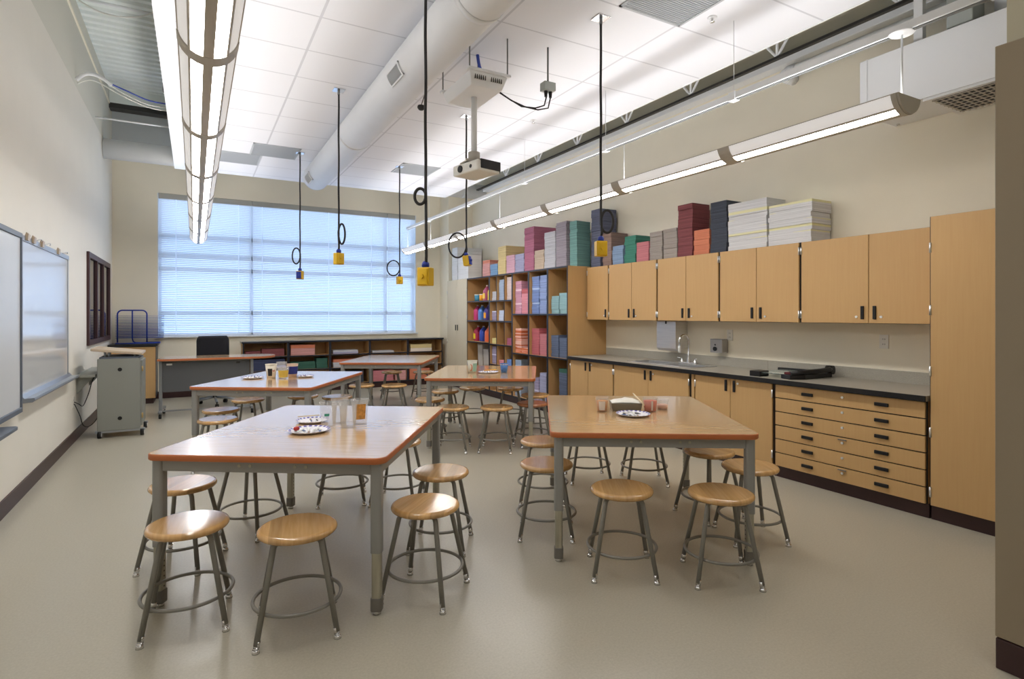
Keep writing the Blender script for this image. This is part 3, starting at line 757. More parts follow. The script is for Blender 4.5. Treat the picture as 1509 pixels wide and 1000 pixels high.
# flat file drawers
t = thing('drawer_cabinet', 'wide maple cabinet of six shallow drawers under the counter', 'drawers', (XF, 2.062, 0))
W = 3.276 - 2.062
B(.022, .67, .001, W - .001, ZB0, ZB1).build('cabinet_body', M['wood'], t); B(.017, .022, .001, W - .001, ZB0, ZB1).build('edge_banding', M['black'], t)
B(.04, .66, .001, W - .001, 0, ZB0).build('toe_kick', M['base'], t)
dh = (ZB1 - ZB0) / 6
for i in range(6):
    z0 = ZB0 + i * dh
    d_ = B(0, .018, .01, W - .018, z0 + .003, z0 + dh - .006).build('drawer', M['wood'], t, bev=.0015)
    handle_h(d_, 0, 2.362 - 2.062, z0 + dh * .5); handle_h(d_, 0, 2.955 - 2.062, z0 + dh * .5)
    lock(d_, 0, 2.66 - 2.062, z0 + dh * .62)
    if i in (0, 2): MB().box(-.012, 0, .565, .63, z0 + dh * .8, z0 + dh * .8 + .006).build('label_slot', M['steel_grey'], d_)
cabinet('tall_cabinet', 'full-height maple cabinet at the near end of the counter', 'cabinet', 1.09, 2.05, ZB0, 2.14, XF, [1.6], M['wood'], 1.1, {}, (.2, .62, 1.05, 1.48, 1.92))
cabinet('tall_cabinet', 'full-height pale cabinet with two doors in the far corner', 'cabinet', 9.815, 10.79, ZB0, 2.135, XF, [10.3], M['wood_pale'], 1.19, {}, (.35, .9, 1.4, 1.9), group=None)

# worktop with sink cut-out, and backsplash
wt = MB()
SX0, SX1, SY0, SY1 = 4.64, 5.02, 4.36, 5.36
x0, x1, y0, y1 = 4.485, XR - .003, 2.055, 6.46
wt.box(x0 + .012, SX0, y0, y1, .835, .875); wt.box(SX1, x1, y0, y1, .835, .875); wt.box(SX0, SX1, y0, SY0, .835, .875); wt.box(SX0, SX1, SY1, y1, .835, .875)
ct = thing('worktop', 'long grey laminate worktop with black front edge on the right', 'counter', (0, 0, 0))
wt.build('counter_slab', M['counter'], ct)
B(x0, x0 + .012, y0, y1, .833, .875).build('front_edge', M['black'], ct, bev=.002)
bs = MB().box(XR - .024, XR - .003, y0, 3.815, .875, .975); bs.box(XR - .024, XR - .003, 3.818, y1, .875, .975)
bs.build('backsplash', M['splash'], ct)
# sink
sk = thing('sink', 'stainless steel double-bowl sink set in the grey worktop', 'sink', (SX0, SY0, .875))
WX, WY = SX1 - SX0, SY1 - SY0
r_ = MB()
r_.box(-.015, .02, -.015, WY + .015, 0.0005, .006); r_.box(WX - .07, WX + .015, -.015, WY + .015, .0005, .006)
r_.box(.02, WX - .07, -.015, .02, .0005, .006); r_.box(.02, WX - .07, WY - .02, WY + .015, .0005, .006); r_.box(.02, WX - .07, WY / 2 - .02, WY / 2 + .02, .0005, .006)
r_.build('rim', M['stainless'], sk, bev=.002)
for (a, b_) in ((.02, WY / 2 - .02), (WY / 2 + .02, WY - .02)):
    k_ = MB(); X0, X1, Z = .02, WX - .07, -.15
    k_.box(X0 - .003, X0, a, b_, Z, .001); k_.box(X1, X1 + .003, a, b_, Z, .001); k_.box(X0, X1, a - .003, a, Z, .001); k_.box(X0, X1, b_, b_ + .003, Z, .001); k_.box(X0, X1, a, b_, Z - .003, Z)
    o = k_.build('basin', M['stainless'], sk)
    MB().cyl(((X0 + X1) / 2, (a + b_) / 2, Z), ((X0 + X1) / 2, (a + b_) / 2, Z + .004), .03, n=20).build('drain', M['steel_grey'], o)
fx, fy = 5.075, 4.80
fc = thing('faucet', 'tall chrome gooseneck faucet with two handles behind the sink', 'faucet', (fx, fy, .876))
B(-.022, .022, -.13, .13, 0, .012).build('deck_plate', M['chrome'], fc, bev=.004)
pts = [(0, 0, .01), (0, 0, .26)] + [(-.075 + .075 * cos(a), 0, .26 + .075 * sin(a)) for a in [pi * i / 10 for i in range(1, 11)]] + [(-.15, 0, .20)]
MB().tube(pts, .011, 12).build('spout', M['chrome'], fc)
MB().lathe([(.022, .01), (.02, .04), (.013, .07), (.0115, .09)], n=20).build('spout_base', M['chrome'], fc)
MB().cyl((-.15, 0, .13), (-.15, 0, .205), .016, n=14).build('spray_head', M['whitepl'], fc)
for yy in (-.1, .1):
    h = MB().lathe([(.02, .01), (.018, .03), (.01, .035), (.01, .055), (0, .058)], (0, yy), n=16).build('faucet_handle', M['chrome'], fc)
    MB().cyl((0, yy, .052), (-.03, yy + .05 * (1 if yy > 0 else -1), .062), .006, .004, n=8).build('lever', M['chrome'], h)
# towel dispenser, soap dispenser, outlets
td = thing('towel_dispenser', 'stainless steel paper towel dispenser on the wall by the sink', 'dispenser', (XR - .002, 5.09, 1.01))
o = [(0, .36), (-.20, .36), (-.20, .03), (-.17, 0), (0, .04)]
MB().extr(o, 'y', -.16, .16).build('dispenser_body', M['stainless'], td, bev=.006)
B(-.203, -.199, -.012, .012, .325, .36).build('lock', M['dark_steel'], td)
sd2 = thing('soap_dispenser', 'square stainless soap dispenser on the wall right of the sink', 'dispenser', (XR - .002, 4.42, 1.02))
B(-.1, 0, -.085, .085, 0, .155).build('dispenser_body', M['brushed'], sd2, bev=.008)
MB().cyl((-.112, .01, .045), (-.1, .01, .045), .024, n=18).build('push_valve', M['black'], sd2)
MB().cyl((-.103, .01, .09), (-.099, .01, .09), .01, n=12).build('sight_glass', M['black'], sd2)
def outlet(name, x, y, z, face, label, slots=True):
    t = thing(name, label, 'outlet', (x, y, z))
    B(min(0, face * .008), max(0, face * .008), -.038, .038, -.06, .06).build('cover_plate', M['outlet'], t, bev=.002)
    for dz in (-.022, .022):
        k = MB()
        for dy in (-.008, .008): k.box(face * .008, face * .0092, dy - .0015, dy + .0015, dz - .006, dz + .006)
        k.build('socket', M['black'], t)
outlet('wall_outlet', XR - .001, 4.31, 1.22, -1, 'white wall outlet right of the soap dispenser')
outlet('wall_outlet', XR - .001, 2.695, 1.215, -1, 'white wall outlet above the worktop by the tall cabinet')
outlet('wall_outlet', XL + .001, 8.0, .46, 1, 'white wall outlet low on the left wall behind the grey lectern')

# paper cutter on the worktop
pc = thing('paper_cutter', 'black rotary paper trimmer with glass bed on the worktop', 'paper trimmer', (4.60, 3.06, .876), radians(6))
MB().prism(rrect(-.01, .14, .38, .49, .01), 0.0, .05).build('left_foot', M['black'], pc, bev=.004)
MB().prism(rrect(.02, .44, .10, .43, .01), .034, .041).build('glass_bed', M['glass'], pc)
MB().prism([(-.02, .09), (.1, 0.02), (.5, -.02), (.52, .05), (.3, .14), (.02, .20)], 0.0, .04).build('base_rail', M['black'], pc, bev=.006)
MB().tube([(.0, .1, .05), (.12, .04, .06), (.28, .0, .065), (.44, -.02, .07), (.52, .0, .08)], .022, 10).build('cutting_arm', M['black'], pc)
MB().box(.0, .12, .1, .16, .042, .062).build('guide_bar', mat('dark_red_plastic', srgb(96, 34, 36), .4), pc, bev=.004)
MB().cyl((.5, -.03, .065), (.5, .03, .065), .04, n=20).build('pivot', M['black'], pc)
MB().box(.46, .5, .1, .48, .03, .055).build('back_rail', M['black'], pc, bev=.004)

# ------------------------------------------------------------------ cubby shelves
def cubby(y0, y1, shelves, label, vdiv=(), pale=False):
    t = thing('cubby_shelf', label, 'shelf unit', (XF, y0, 0), 0, 'open cubby shelf units')
    W, D, Z = y1 - y0, XR - .004 - XF, 2.13
    wi = M['wood_in']
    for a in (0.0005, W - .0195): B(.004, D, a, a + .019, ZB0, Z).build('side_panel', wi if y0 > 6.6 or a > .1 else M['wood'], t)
    B(.004, D, .019, W - .019, Z - .022, Z).build('top_panel', wi, t)
    B(D - .01, D, .019, W - .019, ZB0, Z - .022).build('back_panel', wi, t)
    B(.004, D - .01, .019, W - .019, ZB0, ZB0 + .022).build('bottom_panel', wi, t)
    B(.05, D - .02, .001, W - .001, 0, ZB0).build('toe_kick', M['base'], t)
    for z in shelves: B(.006, D - .01, .019, W - .019, z - .022, z).build('shelf', wi, t)
    for v in vdiv: B(.006, D - .01, v - y0 - .006, v - y0 + .006, ZB0 + .022, Z - .022).build('divider', wi, t)
    e = MB()
    for a in (0.0005, W - .0195): e.box(0, .0035, a, a + .019, ZB0, Z)
    e.box(0, .0035, .0195, W - .0195, Z - .022, Z); e.box(0, .0035, .0195, W - .0195, ZB0, ZB0 + .022)
    for z in shelves: e.box(.001, .0058, .019, W - .019, z - .022, z)
    for v in vdiv: e.box(.0, .0055, v - y0 - .006, v - y0 + .006, ZB0, Z - .022)
    e.build('edge_banding', M['navy_edge'], t)
    return t
cubby(6.484, 7.0, (1.46, .83), 'open cubby unit nearest the counter with teal and slate paper')
cubby(7.0, 7.541, (1.46, .83), 'open cubby unit with blue paper above and rose paper below')
cubby(7.541, 8.064, (1.46, .83), 'open cubby unit with pink paper above and orange paper below')
cubby(8.064, 8.882, (1.692, 1.342, .94, .59), 'cubby unit divided into narrow pigeonholes', (8.332, 8.613))
cubby(8.882, 9.815, (1.70, 1.342, .95, .49), 'wide cubby unit holding paint jugs beside the pale cabinet')

# ------------------------------------------------------------------ paper stacks
PM = {}
def pm(key, col, **k):
    col = [c + (235 - c) * .10 for c in col]; k['stripe'] = min(.42, k.get('stripe', .22) * 1.9)
    if key not in PM: PM[key] = paper_mat('paper_' + key, srgb(*col), **k)
    return PM[key]
pm('white', (232, 232, 232), stripe=.07); pm('cream', (236, 226, 216), stripe=.09); pm('pink', (222, 160, 156)); pm('salmon', (214, 128, 104))
pm('blue', (120, 162, 206)); pm('yellow', (222, 200, 140), stripe=.12); pm('lilacpink', (220, 172, 190), stripe=.15); pm('lilac', (164, 166, 200), stripe=.15)
pm('magenta', (178, 104, 132), stripe=.14); pm('tan', (198, 178, 156), stripe=.15); pm('palegrey', (196, 198, 206), stripe=.14); pm('greylilac', (158, 150, 162), stripe=.2)
pm('teal', (112, 162, 158), stripe=.18); pm('navygrey', (92, 98, 124), stripe=.18); pm('brown', (142, 116, 106), stripe=.15); pm('ltblue', (132, 160, 196), stripe=.14)
pm('green', (58, 132, 112), stripe=.18); pm('rose', (200, 118, 126), stripe=.14); pm('grey', (162, 152, 144), stripe=.14); pm('maroon', (128, 62, 66), stripe=.18)
pm('orange', (214, 122, 88), stripe=.1); pm('black', (58, 64, 78), stripe=.22); pm('whiteyel', (222, 222, 224), stripe=.1, alt=srgb(232, 228, 186))
pm('ltteal', (140, 182, 190), stripe=.16); pm('slate', (88, 102, 132), stripe=.3); pm('blueper', (120, 146, 208), stripe=.2, alt=srgb(176, 198, 232)); pm('periw', (142, 164, 216), stripe=.16)
pm('hotpink', (226, 144, 158), stripe=.16); pm('pinkmix', (212, 152, 178), stripe=.18, alt=srgb(236, 208, 220)); pm('roser', (196, 96, 104), stripe=.18); pm('orangestr', (226, 112, 66), stripe=.2, alt=srgb(240, 190, 176), altpos=.62)
pm('lilacst', (168, 158, 190), stripe=.25, alt=srgb(214, 212, 232)); pm('skypaper', (168, 188, 216), stripe=.14); pm('palepink', (222, 202, 200), stripe=.12); pm('bright', (204, 218, 244), stripe=.1)
pm('paleyel', (226, 212, 140), stripe=.12); pm('mag2', (176, 88, 120), stripe=.16); pm('bluebright', (112, 150, 222), stripe=.14); pm('dkgreen', (44, 92, 76), stripe=.16); pm('dknavy', (52, 60, 96), stripe=.2)
pm('bluegreen', (84, 96, 124), stripe=.25)

def stack(y0, y1, x0, depth, z0, h, key, label, group, jit=.004, nl=None, top=None):
    """pile of paper reams; each ream slightly shifted, origin at its base centre"""
    W = y1 - y0 - .006; cy = (y0 + y1) / 2; cx = x0 + depth / 2
    rnd = random.Random(hash((round(y0, 3), round(z0, 3))) & 0xffff)
    nl = nl or max(2, int(h / .05))
    m = MB(); z = 0
    hs = [rnd.uniform(.7, 1.3) for _ in range(nl)]; s = sum(hs)
    for i, a in enumerate(hs):
        t_ = h * a / s
        dx, dy = rnd.uniform(-jit, jit), rnd.uniform(-jit, jit)
        dx = max(dx, -jit * .9) 
        c_ = .0014
        m.box(-depth / 2 + .005 + dx, depth / 2 - .005 + dx, -W / 2 + .004 + dy, W / 2 - .004 + dy, z + (c_ if i else 0), z + t_, 1 if (top and i == nl - 1) else 0)
        z += t_
    mats = [PM[key]] + ([PM[top]] if top else [])
    o = m.build('paper_stack', mats, None, fix=False, loc=(cx, cy, z0))
    return tag(o, label, 'paper stack', group)

G1, G2, G3 = 'paper stacks on top of the cubby shelves', 'paper stacks on top of the wall cabinets', 'paper stacks inside the cubbies'
zt = 2.131; zu = 2.111
stack(10.50, 10.785, 4.62, .56, 2.136, .67, 'white', 'tallest bright white paper stack on the far pale cabinet', G1)
stack(9.98, 10.49, 4.62, .30, 2.136, .47, 'white', 'lower wide white paper stack on the far pale cabinet', G1)
K = 4.64 / 4.55
for (a, b_, d_, h_, key, lab, top) in (
    (8.925, 9.22, .46, .285, 'pink', 'dusty pink paper stack right of the white stacks on the cubbies', 'salmon'),
    (8.632, 8.915, .30, .195, 'blue', 'short light blue paper stack left of the pale yellow stack', None),
    (8.332, 8.619, .46, .475, 'yellow', 'tall pale yellow paper stack on top of the cubbies', None),
    (8.035, 8.323, .30, .297, 'lilacpink', 'lilac pink paper stack right of the pale yellow stack', None),
    (7.732, 8.030, .30, .291, 'lilac', 'pale lilac paper stack left of the tall magenta stack', None),
    (7.428, 7.727, .46, .676, 'magenta', 'tall magenta paper stack with a deep red side on the cubbies', None),
    (7.145, 7.425, .30, .292, 'tan', 'short tan paper stack right of the tall magenta stack', None),
    (6.84, 7.140, .30, .532, 'palegrey', 'pale grey paper stack between the tan and lilac grey stacks', None),
    (6.56, 6.832, .40, .635, 'greylilac', 'tall lilac grey paper stack at the near end of the cubbies', None)):
    stack(a * K, b_ * K, 4.64, d_, zt, h_ * K + .014, key, lab, G1, top=top)
o = stack(6.51, 6.67, 4.675, .27, zt, .64, 'teal', 'tall teal green paper stack at the corner where cubbies meet wall cabinets', G1)
o.rotation_euler.z = radians(7)
for (a, b_, d_, h_, key, lab) in (
    (6.20, 6.418, .29, .80, 'navygrey', 'tallest slate blue paper stack behind the looped cord box'),
    (5.966, 6.161, .30, .443, 'brown', 'mauve brown paper stack right of the tallest slate blue stack'),
    (5.725, 5.951, .29, .245, 'ltblue', 'short light blue paper stack between brown and green stacks'),
    (5.487, 5.711, .29, .346, 'green', 'green paper stack on the wall cabinets'),
    (5.246, 5.475, .29, .242, 'rose', 'short rose pink paper stack right of the green stack'),
    (5.017, 5.239, .29, .340, 'grey', 'grey paper stack directly right of the short rose stack'),
    (4.782, 5.010, .29, .345, 'grey', 'grey paper stack directly left of the tall maroon stack'),
    (4.545, 4.777, .28, .592, 'maroon', 'tall maroon paper stack on the wall cabinets'),
    (4.308, 4.536, .28, .273, 'orange', 'short orange paper stack between maroon and black stacks'),
    (4.079, 4.302, .30, .541, 'black', 'tall black paper stack left of the white stacks'),
    (3.602, 4.072, .30, .485, 'whiteyel', 'tall wide white paper stack right of the black stack'),
    (3.140, 3.592, .30, .39, 'whiteyel', 'wide white paper stack nearest the camera on the wall cabinets')):
    stack(a, b_, 4.87, d_, zu, h_, key, lab, G2, jit=.006)
# inside the cubbies
X0 = 4.56
CUB = [
 (6.761, 6.965, 1.461, .257, 'ltteal', 'lower pale teal paper stack in the top cubby by the sink counter', None),
 (6.549, 6.753, 1.461, .294, 'ltteal', 'taller pale teal paper stack in the top cubby by the sink counter', None),
 (6.766, 6.966, .831, .315, 'slate', 'left slate blue paper stack in the middle cubby by the sink counter', None),
 (6.554, 6.758, .831, .284, 'slate', 'right slate blue paper stack in the middle cubby by the sink counter', None),
 (6.545, 6.765, .128, .545, 'bluegreen', 'dark blue paper stack topped with green in the bottom cubby', 'dkgreen'),
 (7.300, 7.515, 1.461, .571, 'blueper', 'tall blue and white mixed paper stack in the top cubby', None),
 (7.081, 7.284, 1.461, .577, 'periw', 'tall periwinkle blue paper stack in the top cubby', None),
 (7.293, 7.515, .831, .403, 'roser', 'taller rose red paper stack in the middle cubby', None),
 (7.088, 7.284, .831, .326, 'rose', 'shorter rose pink paper stack in the middle cubby', None),
 (7.303, 7.515, .128, .345, 'lilacst', 'lower lilac paper stack in the bottom cubby beside the slate unit', None),
 (7.094, 7.284, .128, .440, 'lilac', 'taller lilac paper stack in the bottom cubby beside the slate unit', None),
 (7.836, 8.04, 1.461, .526, 'pinkmix', 'tall uneven lilac pink paper stack in the top cubby', None),
 (7.614, 7.832, 1.461, .395, 'hotpink', 'candy pink paper stack with red top in the top cubby', 'roser'),
 (7.836, 8.04, .831, .392, 'orangestr', 'tall orange and white mixed paper stack in the middle cubby', None),
 (7.624, 7.832, .831, .085, 'orangestr', 'very low orange paper stack in the middle cubby', None),
 (7.847, 8.04, .128, .587, 'skypaper', 'pale blue paper stack in the bottom cubby under the orange stacks', None),
 (8.69, 8.86, 1.693, .156, 'palegrey', 'small pale grey paper stack in the top left pigeonhole', None),
 (8.42, 8.600, 1.693, .349, 'skypaper', 'tall pale blue paper stack in the top middle pigeonhole', None),
 (8.15, 8.322, 1.693, .379, 'palepink', 'tall cream pink paper stack in the top right pigeonhole', None),
 (8.69, 8.86, 1.343, .167, 'lilacst', 'striped lilac paper stack in a second-row pigeonhole', None),
 (8.429, 8.602, 1.343, .177, 'bright', 'bright bluish white paper stack in a second-row pigeonhole', None),
 (8.69, 8.86, .941, .095, 'paleyel', 'small pale yellow paper stack in a third-row pigeonhole', None),
 (8.152, 8.322, .941, .115, 'mag2', 'small magenta paper stack in a third-row pigeonhole', None),
 (8.66, 8.86, .591, .30, 'lilacst', 'tall striped lilac paper stack in a bottom-row pigeonhole', None),
 (8.429, 8.602, .591, .08, 'hotpink', 'thin pink paper stack in a bottom-row pigeonhole', None),
 (8.159, 8.322, .591, .11, 'bluebright', 'bright blue paper stack in a bottom-row pigeonhole', None),
]
for (a, b_, z, h_, key, lab, top) in CUB: stack(a, b_, X0, .40, z, h_, key, lab, G3, jit=.005, top=top)

# ------------------------------------------------------------------ paint jugs and tins
def rsq(h, d, k, n=20, p=3.2):
    out = []
    for i in range(n):
        a = 2 * pi * i / n; c_, s_ = cos(a), sin(a)
        out.append((h * k * math.copysign(abs(c_) ** (2 / p), c_), d * k * math.copysign(abs(s_) ** (2 / p), s_)))
    return out
def jug(x, y, z, col, capcol, label, lab=None, h=.29, w=.075):
    t = thing('paint_jug', label, 'paint jug', (x, y, z), 0, 'jugs of paint in the cubbies')
    secs = [(0, .94), (.012, 1), (.15, 1), (.19, .93), (.225, .62), (.25, .33), (.262, .27)]
    m = MB(); n = 20; vs = []
    for zz, k in secs: vs += [(p[0], p[1], zz * h / .29) for p in rsq(w, w * .95, k, n)]
    fs = [(i * n + q, i * n + (q + 1) % n, (i + 1) * n + (q + 1) % n, (i + 1) * n + q) for i in range(len(secs) - 1) for q in range(n)]
    m.add(vs, fs, 0, True); m.add(vs, [tuple(reversed(range(n))), tuple(range((len(secs) - 1) * n, len(secs) * n))])
    m.build('jug_body', mat('jug_' + label[:12], srgb(*col), .35), t)
    k = h / .29
    MB().cyl((0, 0, .262 * k), (0, 0, .285 * k), .021, n=16).build('cap', mat('cap_' + label[:12], srgb(*capcol), .4), t)
    MB().tube([(0, w * .35, .24 * k), (0, w * .75, .235 * k), (0, w * .98, .20 * k), (0, w * .96, .15 * k)], .010, 8).build('handle', bpy.data.materials['jug_' + label[:12]], t)
    if lab: B(-w * .99 - .002, -w * .98, -.042, .045, .04 * k, .14 * k).build('paper_label', mat('label_' + label[:12], srgb(*lab), .6), t)
jug(4.70, 9.31, 1.701, (178, 86, 124), (224, 208, 210), 'plum magenta paint jug with yellow label on the top shelf', (234, 200, 80))
jug(4.70, 9.13, 1.701, (238, 214, 50), (226, 214, 120), 'bright yellow paint jug half hidden at the right of the top shelf', None, .27, .07)
jug(4.70, 9.712, 1.343, (206, 70, 132), (200, 180, 196), 'hot pink paint jug at the left of the second shelf')
jug(4.70, 9.52, 1.343, (90, 140, 214), (206, 210, 214), 'light blue paint jug in the middle of the second shelf')
jug(4.90, 9.60, 1.343, (238, 216, 60), (226, 214, 120), 'yellow paint jug behind the light blue jug')
jug(4.70, 9.27, 1.343, (78, 66, 150), (130, 116, 180), 'purple paint jug with orange label on the second shelf', (240, 172, 50))
jug(4.70, 9.69, .951, (176, 50, 84), (214, 196, 200), 'crimson paint jug with yellow label on the third shelf', (238, 214, 50), .29, .085)
jug(4.70, 9.46, .951, (56, 84, 186), (196, 204, 214), 'royal blue paint jug in the middle of the third shelf')
jug(4.70, 9.24, .951, (238, 120, 76), (224, 150, 120), 'orange paint jug at the right of the third shelf')
def tin(x, y, z, r, h, col, label):
    t = thing('paint_tin', label, 'tin', (x, y, z))
    MB().lathe([(0, 0), (r, 0), (r, h), (0, h)], n=22).build('tin_body', mat('tin_' + label[:10], srgb(*col), .4), t)
    MB().lathe([(r + .003, h - .012), (r + .003, h + .004), (r - .006, h + .004), (0, h + .002)], n=22).build('lid', M['whitepl'], t)
tin(4.70, 9.73, 1.701, .055, .125, (84, 170, 216), 'sky blue round tub at the left end of the top paint shelf')
tin(4.80, 9.62, 1.701, .045, .11, (110, 96, 130), 'small dark purple tub behind the orange tub')
tin(4.70, 9.51, 1.701, .06, .125, (240, 166, 40), 'orange round tub beside the plum magenta jug')
for (a, b_, h_, l) in ((9.38, 9.59, .40, 'taller white plastic bin in the bottom of the paint unit'), (9.13, 9.35, .31, 'shorter white plastic bin in the bottom of the paint unit')):
    t = thing('storage_bin', l, 'bin', (4.74, (a + b_) / 2, .491))
    h2 = min(h_, .42); w2 = (b_ - a) / 2 - .004
    m = MB(); vs = [(-.1, -w2 * .9, 0), (.1, -w2 * .9, 0), (.1, w2 * .9, 0), (-.1, w2 * .9, 0), (-.11, -w2, h2), (.11, -w2, h2), (.11, w2, h2), (-.11, w2, h2)]
    m.add(vs, [(3, 2, 1, 0), (4, 5, 6, 7), (0, 1, 5, 4), (1, 2, 6, 5), (2, 3, 7, 6), (3, 0, 4, 7)]); m.build('bin_body', mat('bin_grey', srgb(186, 180, 172), .5), t, bev=.006)
    B(-.115, .115, -w2 - .002, w2 + .002, h2 - .0, h2 + .012).build('bin_lid', mat('bin_lid', srgb(206, 200, 192), .5), t, bev=.003)

# ------------------------------------------------------------------ low bookcases under the window
YBK = 11.1
bays = [.743, 1.505, 2.251, 3.011, 3.789, 4.545]
names_ = ['with maroon and navy paper, left end of the row', 'with orange and green paper', 'with a thin lilac pile', 'with pink paper at the bottom', 'with cream paper, right end of the row']
for i in range(5):
    a, b_ = bays[i], bays[i + 1]
    t = thing('low_bookcase', 'low open bookcase under the window ' + names_[i], 'bookcase', (a, YBK, 0), 0, 'low bookcases under the window')
    W, D = b_ - a, YF - .014 - YBK
    for x in (.0005, W - .0195): B(x, x + .019, .004, D, .1, .93).build('side_panel', M['wood_in'], t)
    B(.019, W - .019, D - .01, D, .1, .93).build('back_panel', M['wood_in'], t)
    for z in (.122, .43, .69): B(.019, W - .019, .005, D - .01, z - .022, z).build('shelf', M['wood_in'], t)
    B(.0005, W - .0005, .04, D - .02, 0, .1).build('toe_kick', M['base'], t)
    e = MB(); e.box(.0005, .022, 0, .004, .1, .93); e.box(W - .022, W - .0005, 0, .004, .1, .93)
    for z in (.122, .43, .69): e.box(.022, W - .022, .0, .004, z - .024, z)
    e.build('edge_banding', M['navy_edge'], t)
tt = thing('bookcase_top', 'long thin dark-edged countertop over the low bookcases', 'counter', (bays[0] - .02, YBK - .02, .931))
W = bays[-1] - bays[0] + .04
B(0, W, 0, YF - YBK + .005, 0, .03).build('top_slab', M['counter'], tt)
B(0, W, -.004, 0, 0, .03).build('front_edge', M['navy_edge'], tt)
def fstack(x0, x1, y, z, h, key, label, depth=.26, jit=.006, top=None):
    o = stack(0, x1 - x0, 0, depth, z, h, key, label, 'paper stacks in the low bookcases', jit, top=top)
    o.location = ((x0 + x1) / 2, y + depth / 2, z); o.rotation_euler.z = radians(90); return o
YS = YBK + .03
fstack(.79, 1.05, YS, .691, .092, 'maroon', 'lower maroon paper stack in the leftmost low bookcase')
fstack(1.06, 1.45, YS, .691, .131, 'maroon', 'taller maroon paper stack in the leftmost low bookcase')
fstack(.90, 1.46, YS, .431, .20, 'dknavy', 'navy paper stack below the maroon stacks')
fstack(1.55, 1.99, YS, .691, .191, 'pink', 'orange pink paper stack in the second low bookcase', top='orange')
fstack(1.55, 1.99, YS, .431, .134, 'dkgreen', 'wide dark green paper stack in the second low bookcase')
fstack(2.0, 2.215, YS, .431, .19, 'dkgreen', 'narrow taller dark green paper stack in the second low bookcase')
fstack(2.31, 2.80, YS, .691, .072, 'lilac', 'thin lilac paper stack on the upper shelf of the middle low bookcase', top='palegrey')
fstack(2.31, 2.86, YS, .431, .153, 'palegrey', 'pale paper stack with orange top in the middle low bookcase', top='orange')
fstack(2.36, 2.90, YS, .123, .22, 'black', 'dark grey paper stack at the bottom of the middle low bookcase')
fstack(3.07, 3.52, YS, .691, .035, 'palegrey', 'very thin white paper pile in the fourth low bookcase')
fstack(3.08, 3.50, YS, .123, .209, 'rose', 'wide rose paper stack at the bottom of the fourth low bookcase')
fstack(3.53, 3.765, YS, .123, .192, 'pink', 'narrow pink paper stack at the bottom of the fourth low bookcase')
fstack(3.857, 4.33, YS, .691, .144, 'cream', 'cream paper stack in the right end low bookcase', top='yellow')
fstack(3.857, 4.38, YS, .431, .066, 'whiteyel', 'thin white paper stack in the right end low bookcase')
fstack(3.828, 4.28, YS, .123, .215, 'orange', 'orange paper stack at the bottom of the right end low bookcase')

# far left cabinet with blue drying rack
fl = thing('storage_cabinet', 'maple cabinet with black top in the far left corner', 'cabinet', (-1.185, 10.90, 0))
B(.0, .63, .0, .585, .09, .935).build('cabinet_body', M['wood'], fl); B(.02, .6, .03, .58, 0, .09).build('toe_kick', M['base'], fl)
B(.630, .634, -.002, .585, .09, .935).build('edge_banding', M['navy_edge'], fl); B(-.0, .634, -.004, 0, .925, .935).build('edge_banding', M['navy_edge'], fl)
B(-.01, .66, -.03, .59, .936, .968).build('countertop', M['black'], fl, bev=.003)
dr = thing('drying_rack', 'blue wire drying rack standing on the far left cabinet', 'drying rack', (-1.11, 11.02, .969))
def uframe(x0, x1, y, h, r=.07):
    pts = [(x0, y, .0), (x0, y, h - r)] + [(x0 + r - r * cos(a), y, h - r + r * sin(a)) for a in [pi / 2 * i / 5 for i in range(1, 6)]]
    pts += [(x1 - r + r * sin(a), y, h - r + r * cos(a)) for a in [pi / 2 * i / 5 for i in range(0, 6)]] + [(x1, y, 0)]
    return pts
MB().tube(uframe(.0, .41, .30, .55), .011, 8).build('frame', M['rack_blue'], dr)
MB().tube([(.205, .30, .545), (.205, .30, .08), (.22, .27, .03), (.26, .2, .012), (.60, .08, .012)], .010, 8).build('center_bar', M['rack_blue'], dr)
fm = MB().tube([(0, .30, .012), (0, .02, .012), (.6, .02, .012)], .010, 8); fm.tube([(.41, .30, .012), (.6, .30, .012), (.6, .02, .012)], .010, 8); fm.build('base_frame', M['rack_blue'], dr)
for i in range(15):
    z = .10 + i * .0255
    m = MB()
    for q in range(7): m.cyl((.0, .02 + q * .045, z), (.66, .02 + q * .045, z), .0022, n=5)
    m.cyl((.0, .02, z), (.0, .29, z), .003, n=5); m.cyl((.655, .02, z), (.655, .29, z), .003, n=5); m.cyl((.33, .02, z), (.33, .29, z), .003, n=5)
    m.build('wire_shelf', M['rack_blue'], dr)

# ------------------------------------------------------------------ teacher's desk, office chair, lectern
dk = thing('desk', 'grey desk with rounded right end and dark front panel by the window', 'desk', (-.45, 9.20, 0), radians(-3))
DW, DD, DZ0 = 1.52, .62, .80
o = [(0, 0)] + [(DW - .26 + .26 * sin(a), DD / 2 - DD / 2 * cos(a)) for a in [pi * i / 16 for i in range(17)]] + [(0, DD)]
top_ = MB().prism(o, DZ0, DZ0 + .03); 
top_.build('desktop', [M['tabletop']], dk)
o2 = [(-.003, -.003)] + [(DW - .26 + .263 * sin(a), DD / 2 - (DD / 2 + .003) * cos(a)) for a in [pi * i / 16 for i in range(17)]] + [(-.003, DD + .003)]
m = MB(); n = len(o2)
m.add([(x, y, DZ0 + .002) for x, y in o2] + [(x, y, DZ0 + .0285) for x, y in o2] + [(x, y, DZ0 + .002) for x, y in o] + [(x, y, DZ0 + .0285) for x, y in o],
      [(i, (i + 1) % n, n + (i + 1) % n, n + i) for i in range(n)] + [(i, 2 * n + i, 2 * n + (i + 1) % n, (i + 1) % n) for i in range(n)] + [(n + i, n + (i + 1) % n, 3 * n + (i + 1) % n, 3 * n + i) for i in range(n)])
m.build('edge_band', M['orange_edge'], dk, fix=False)
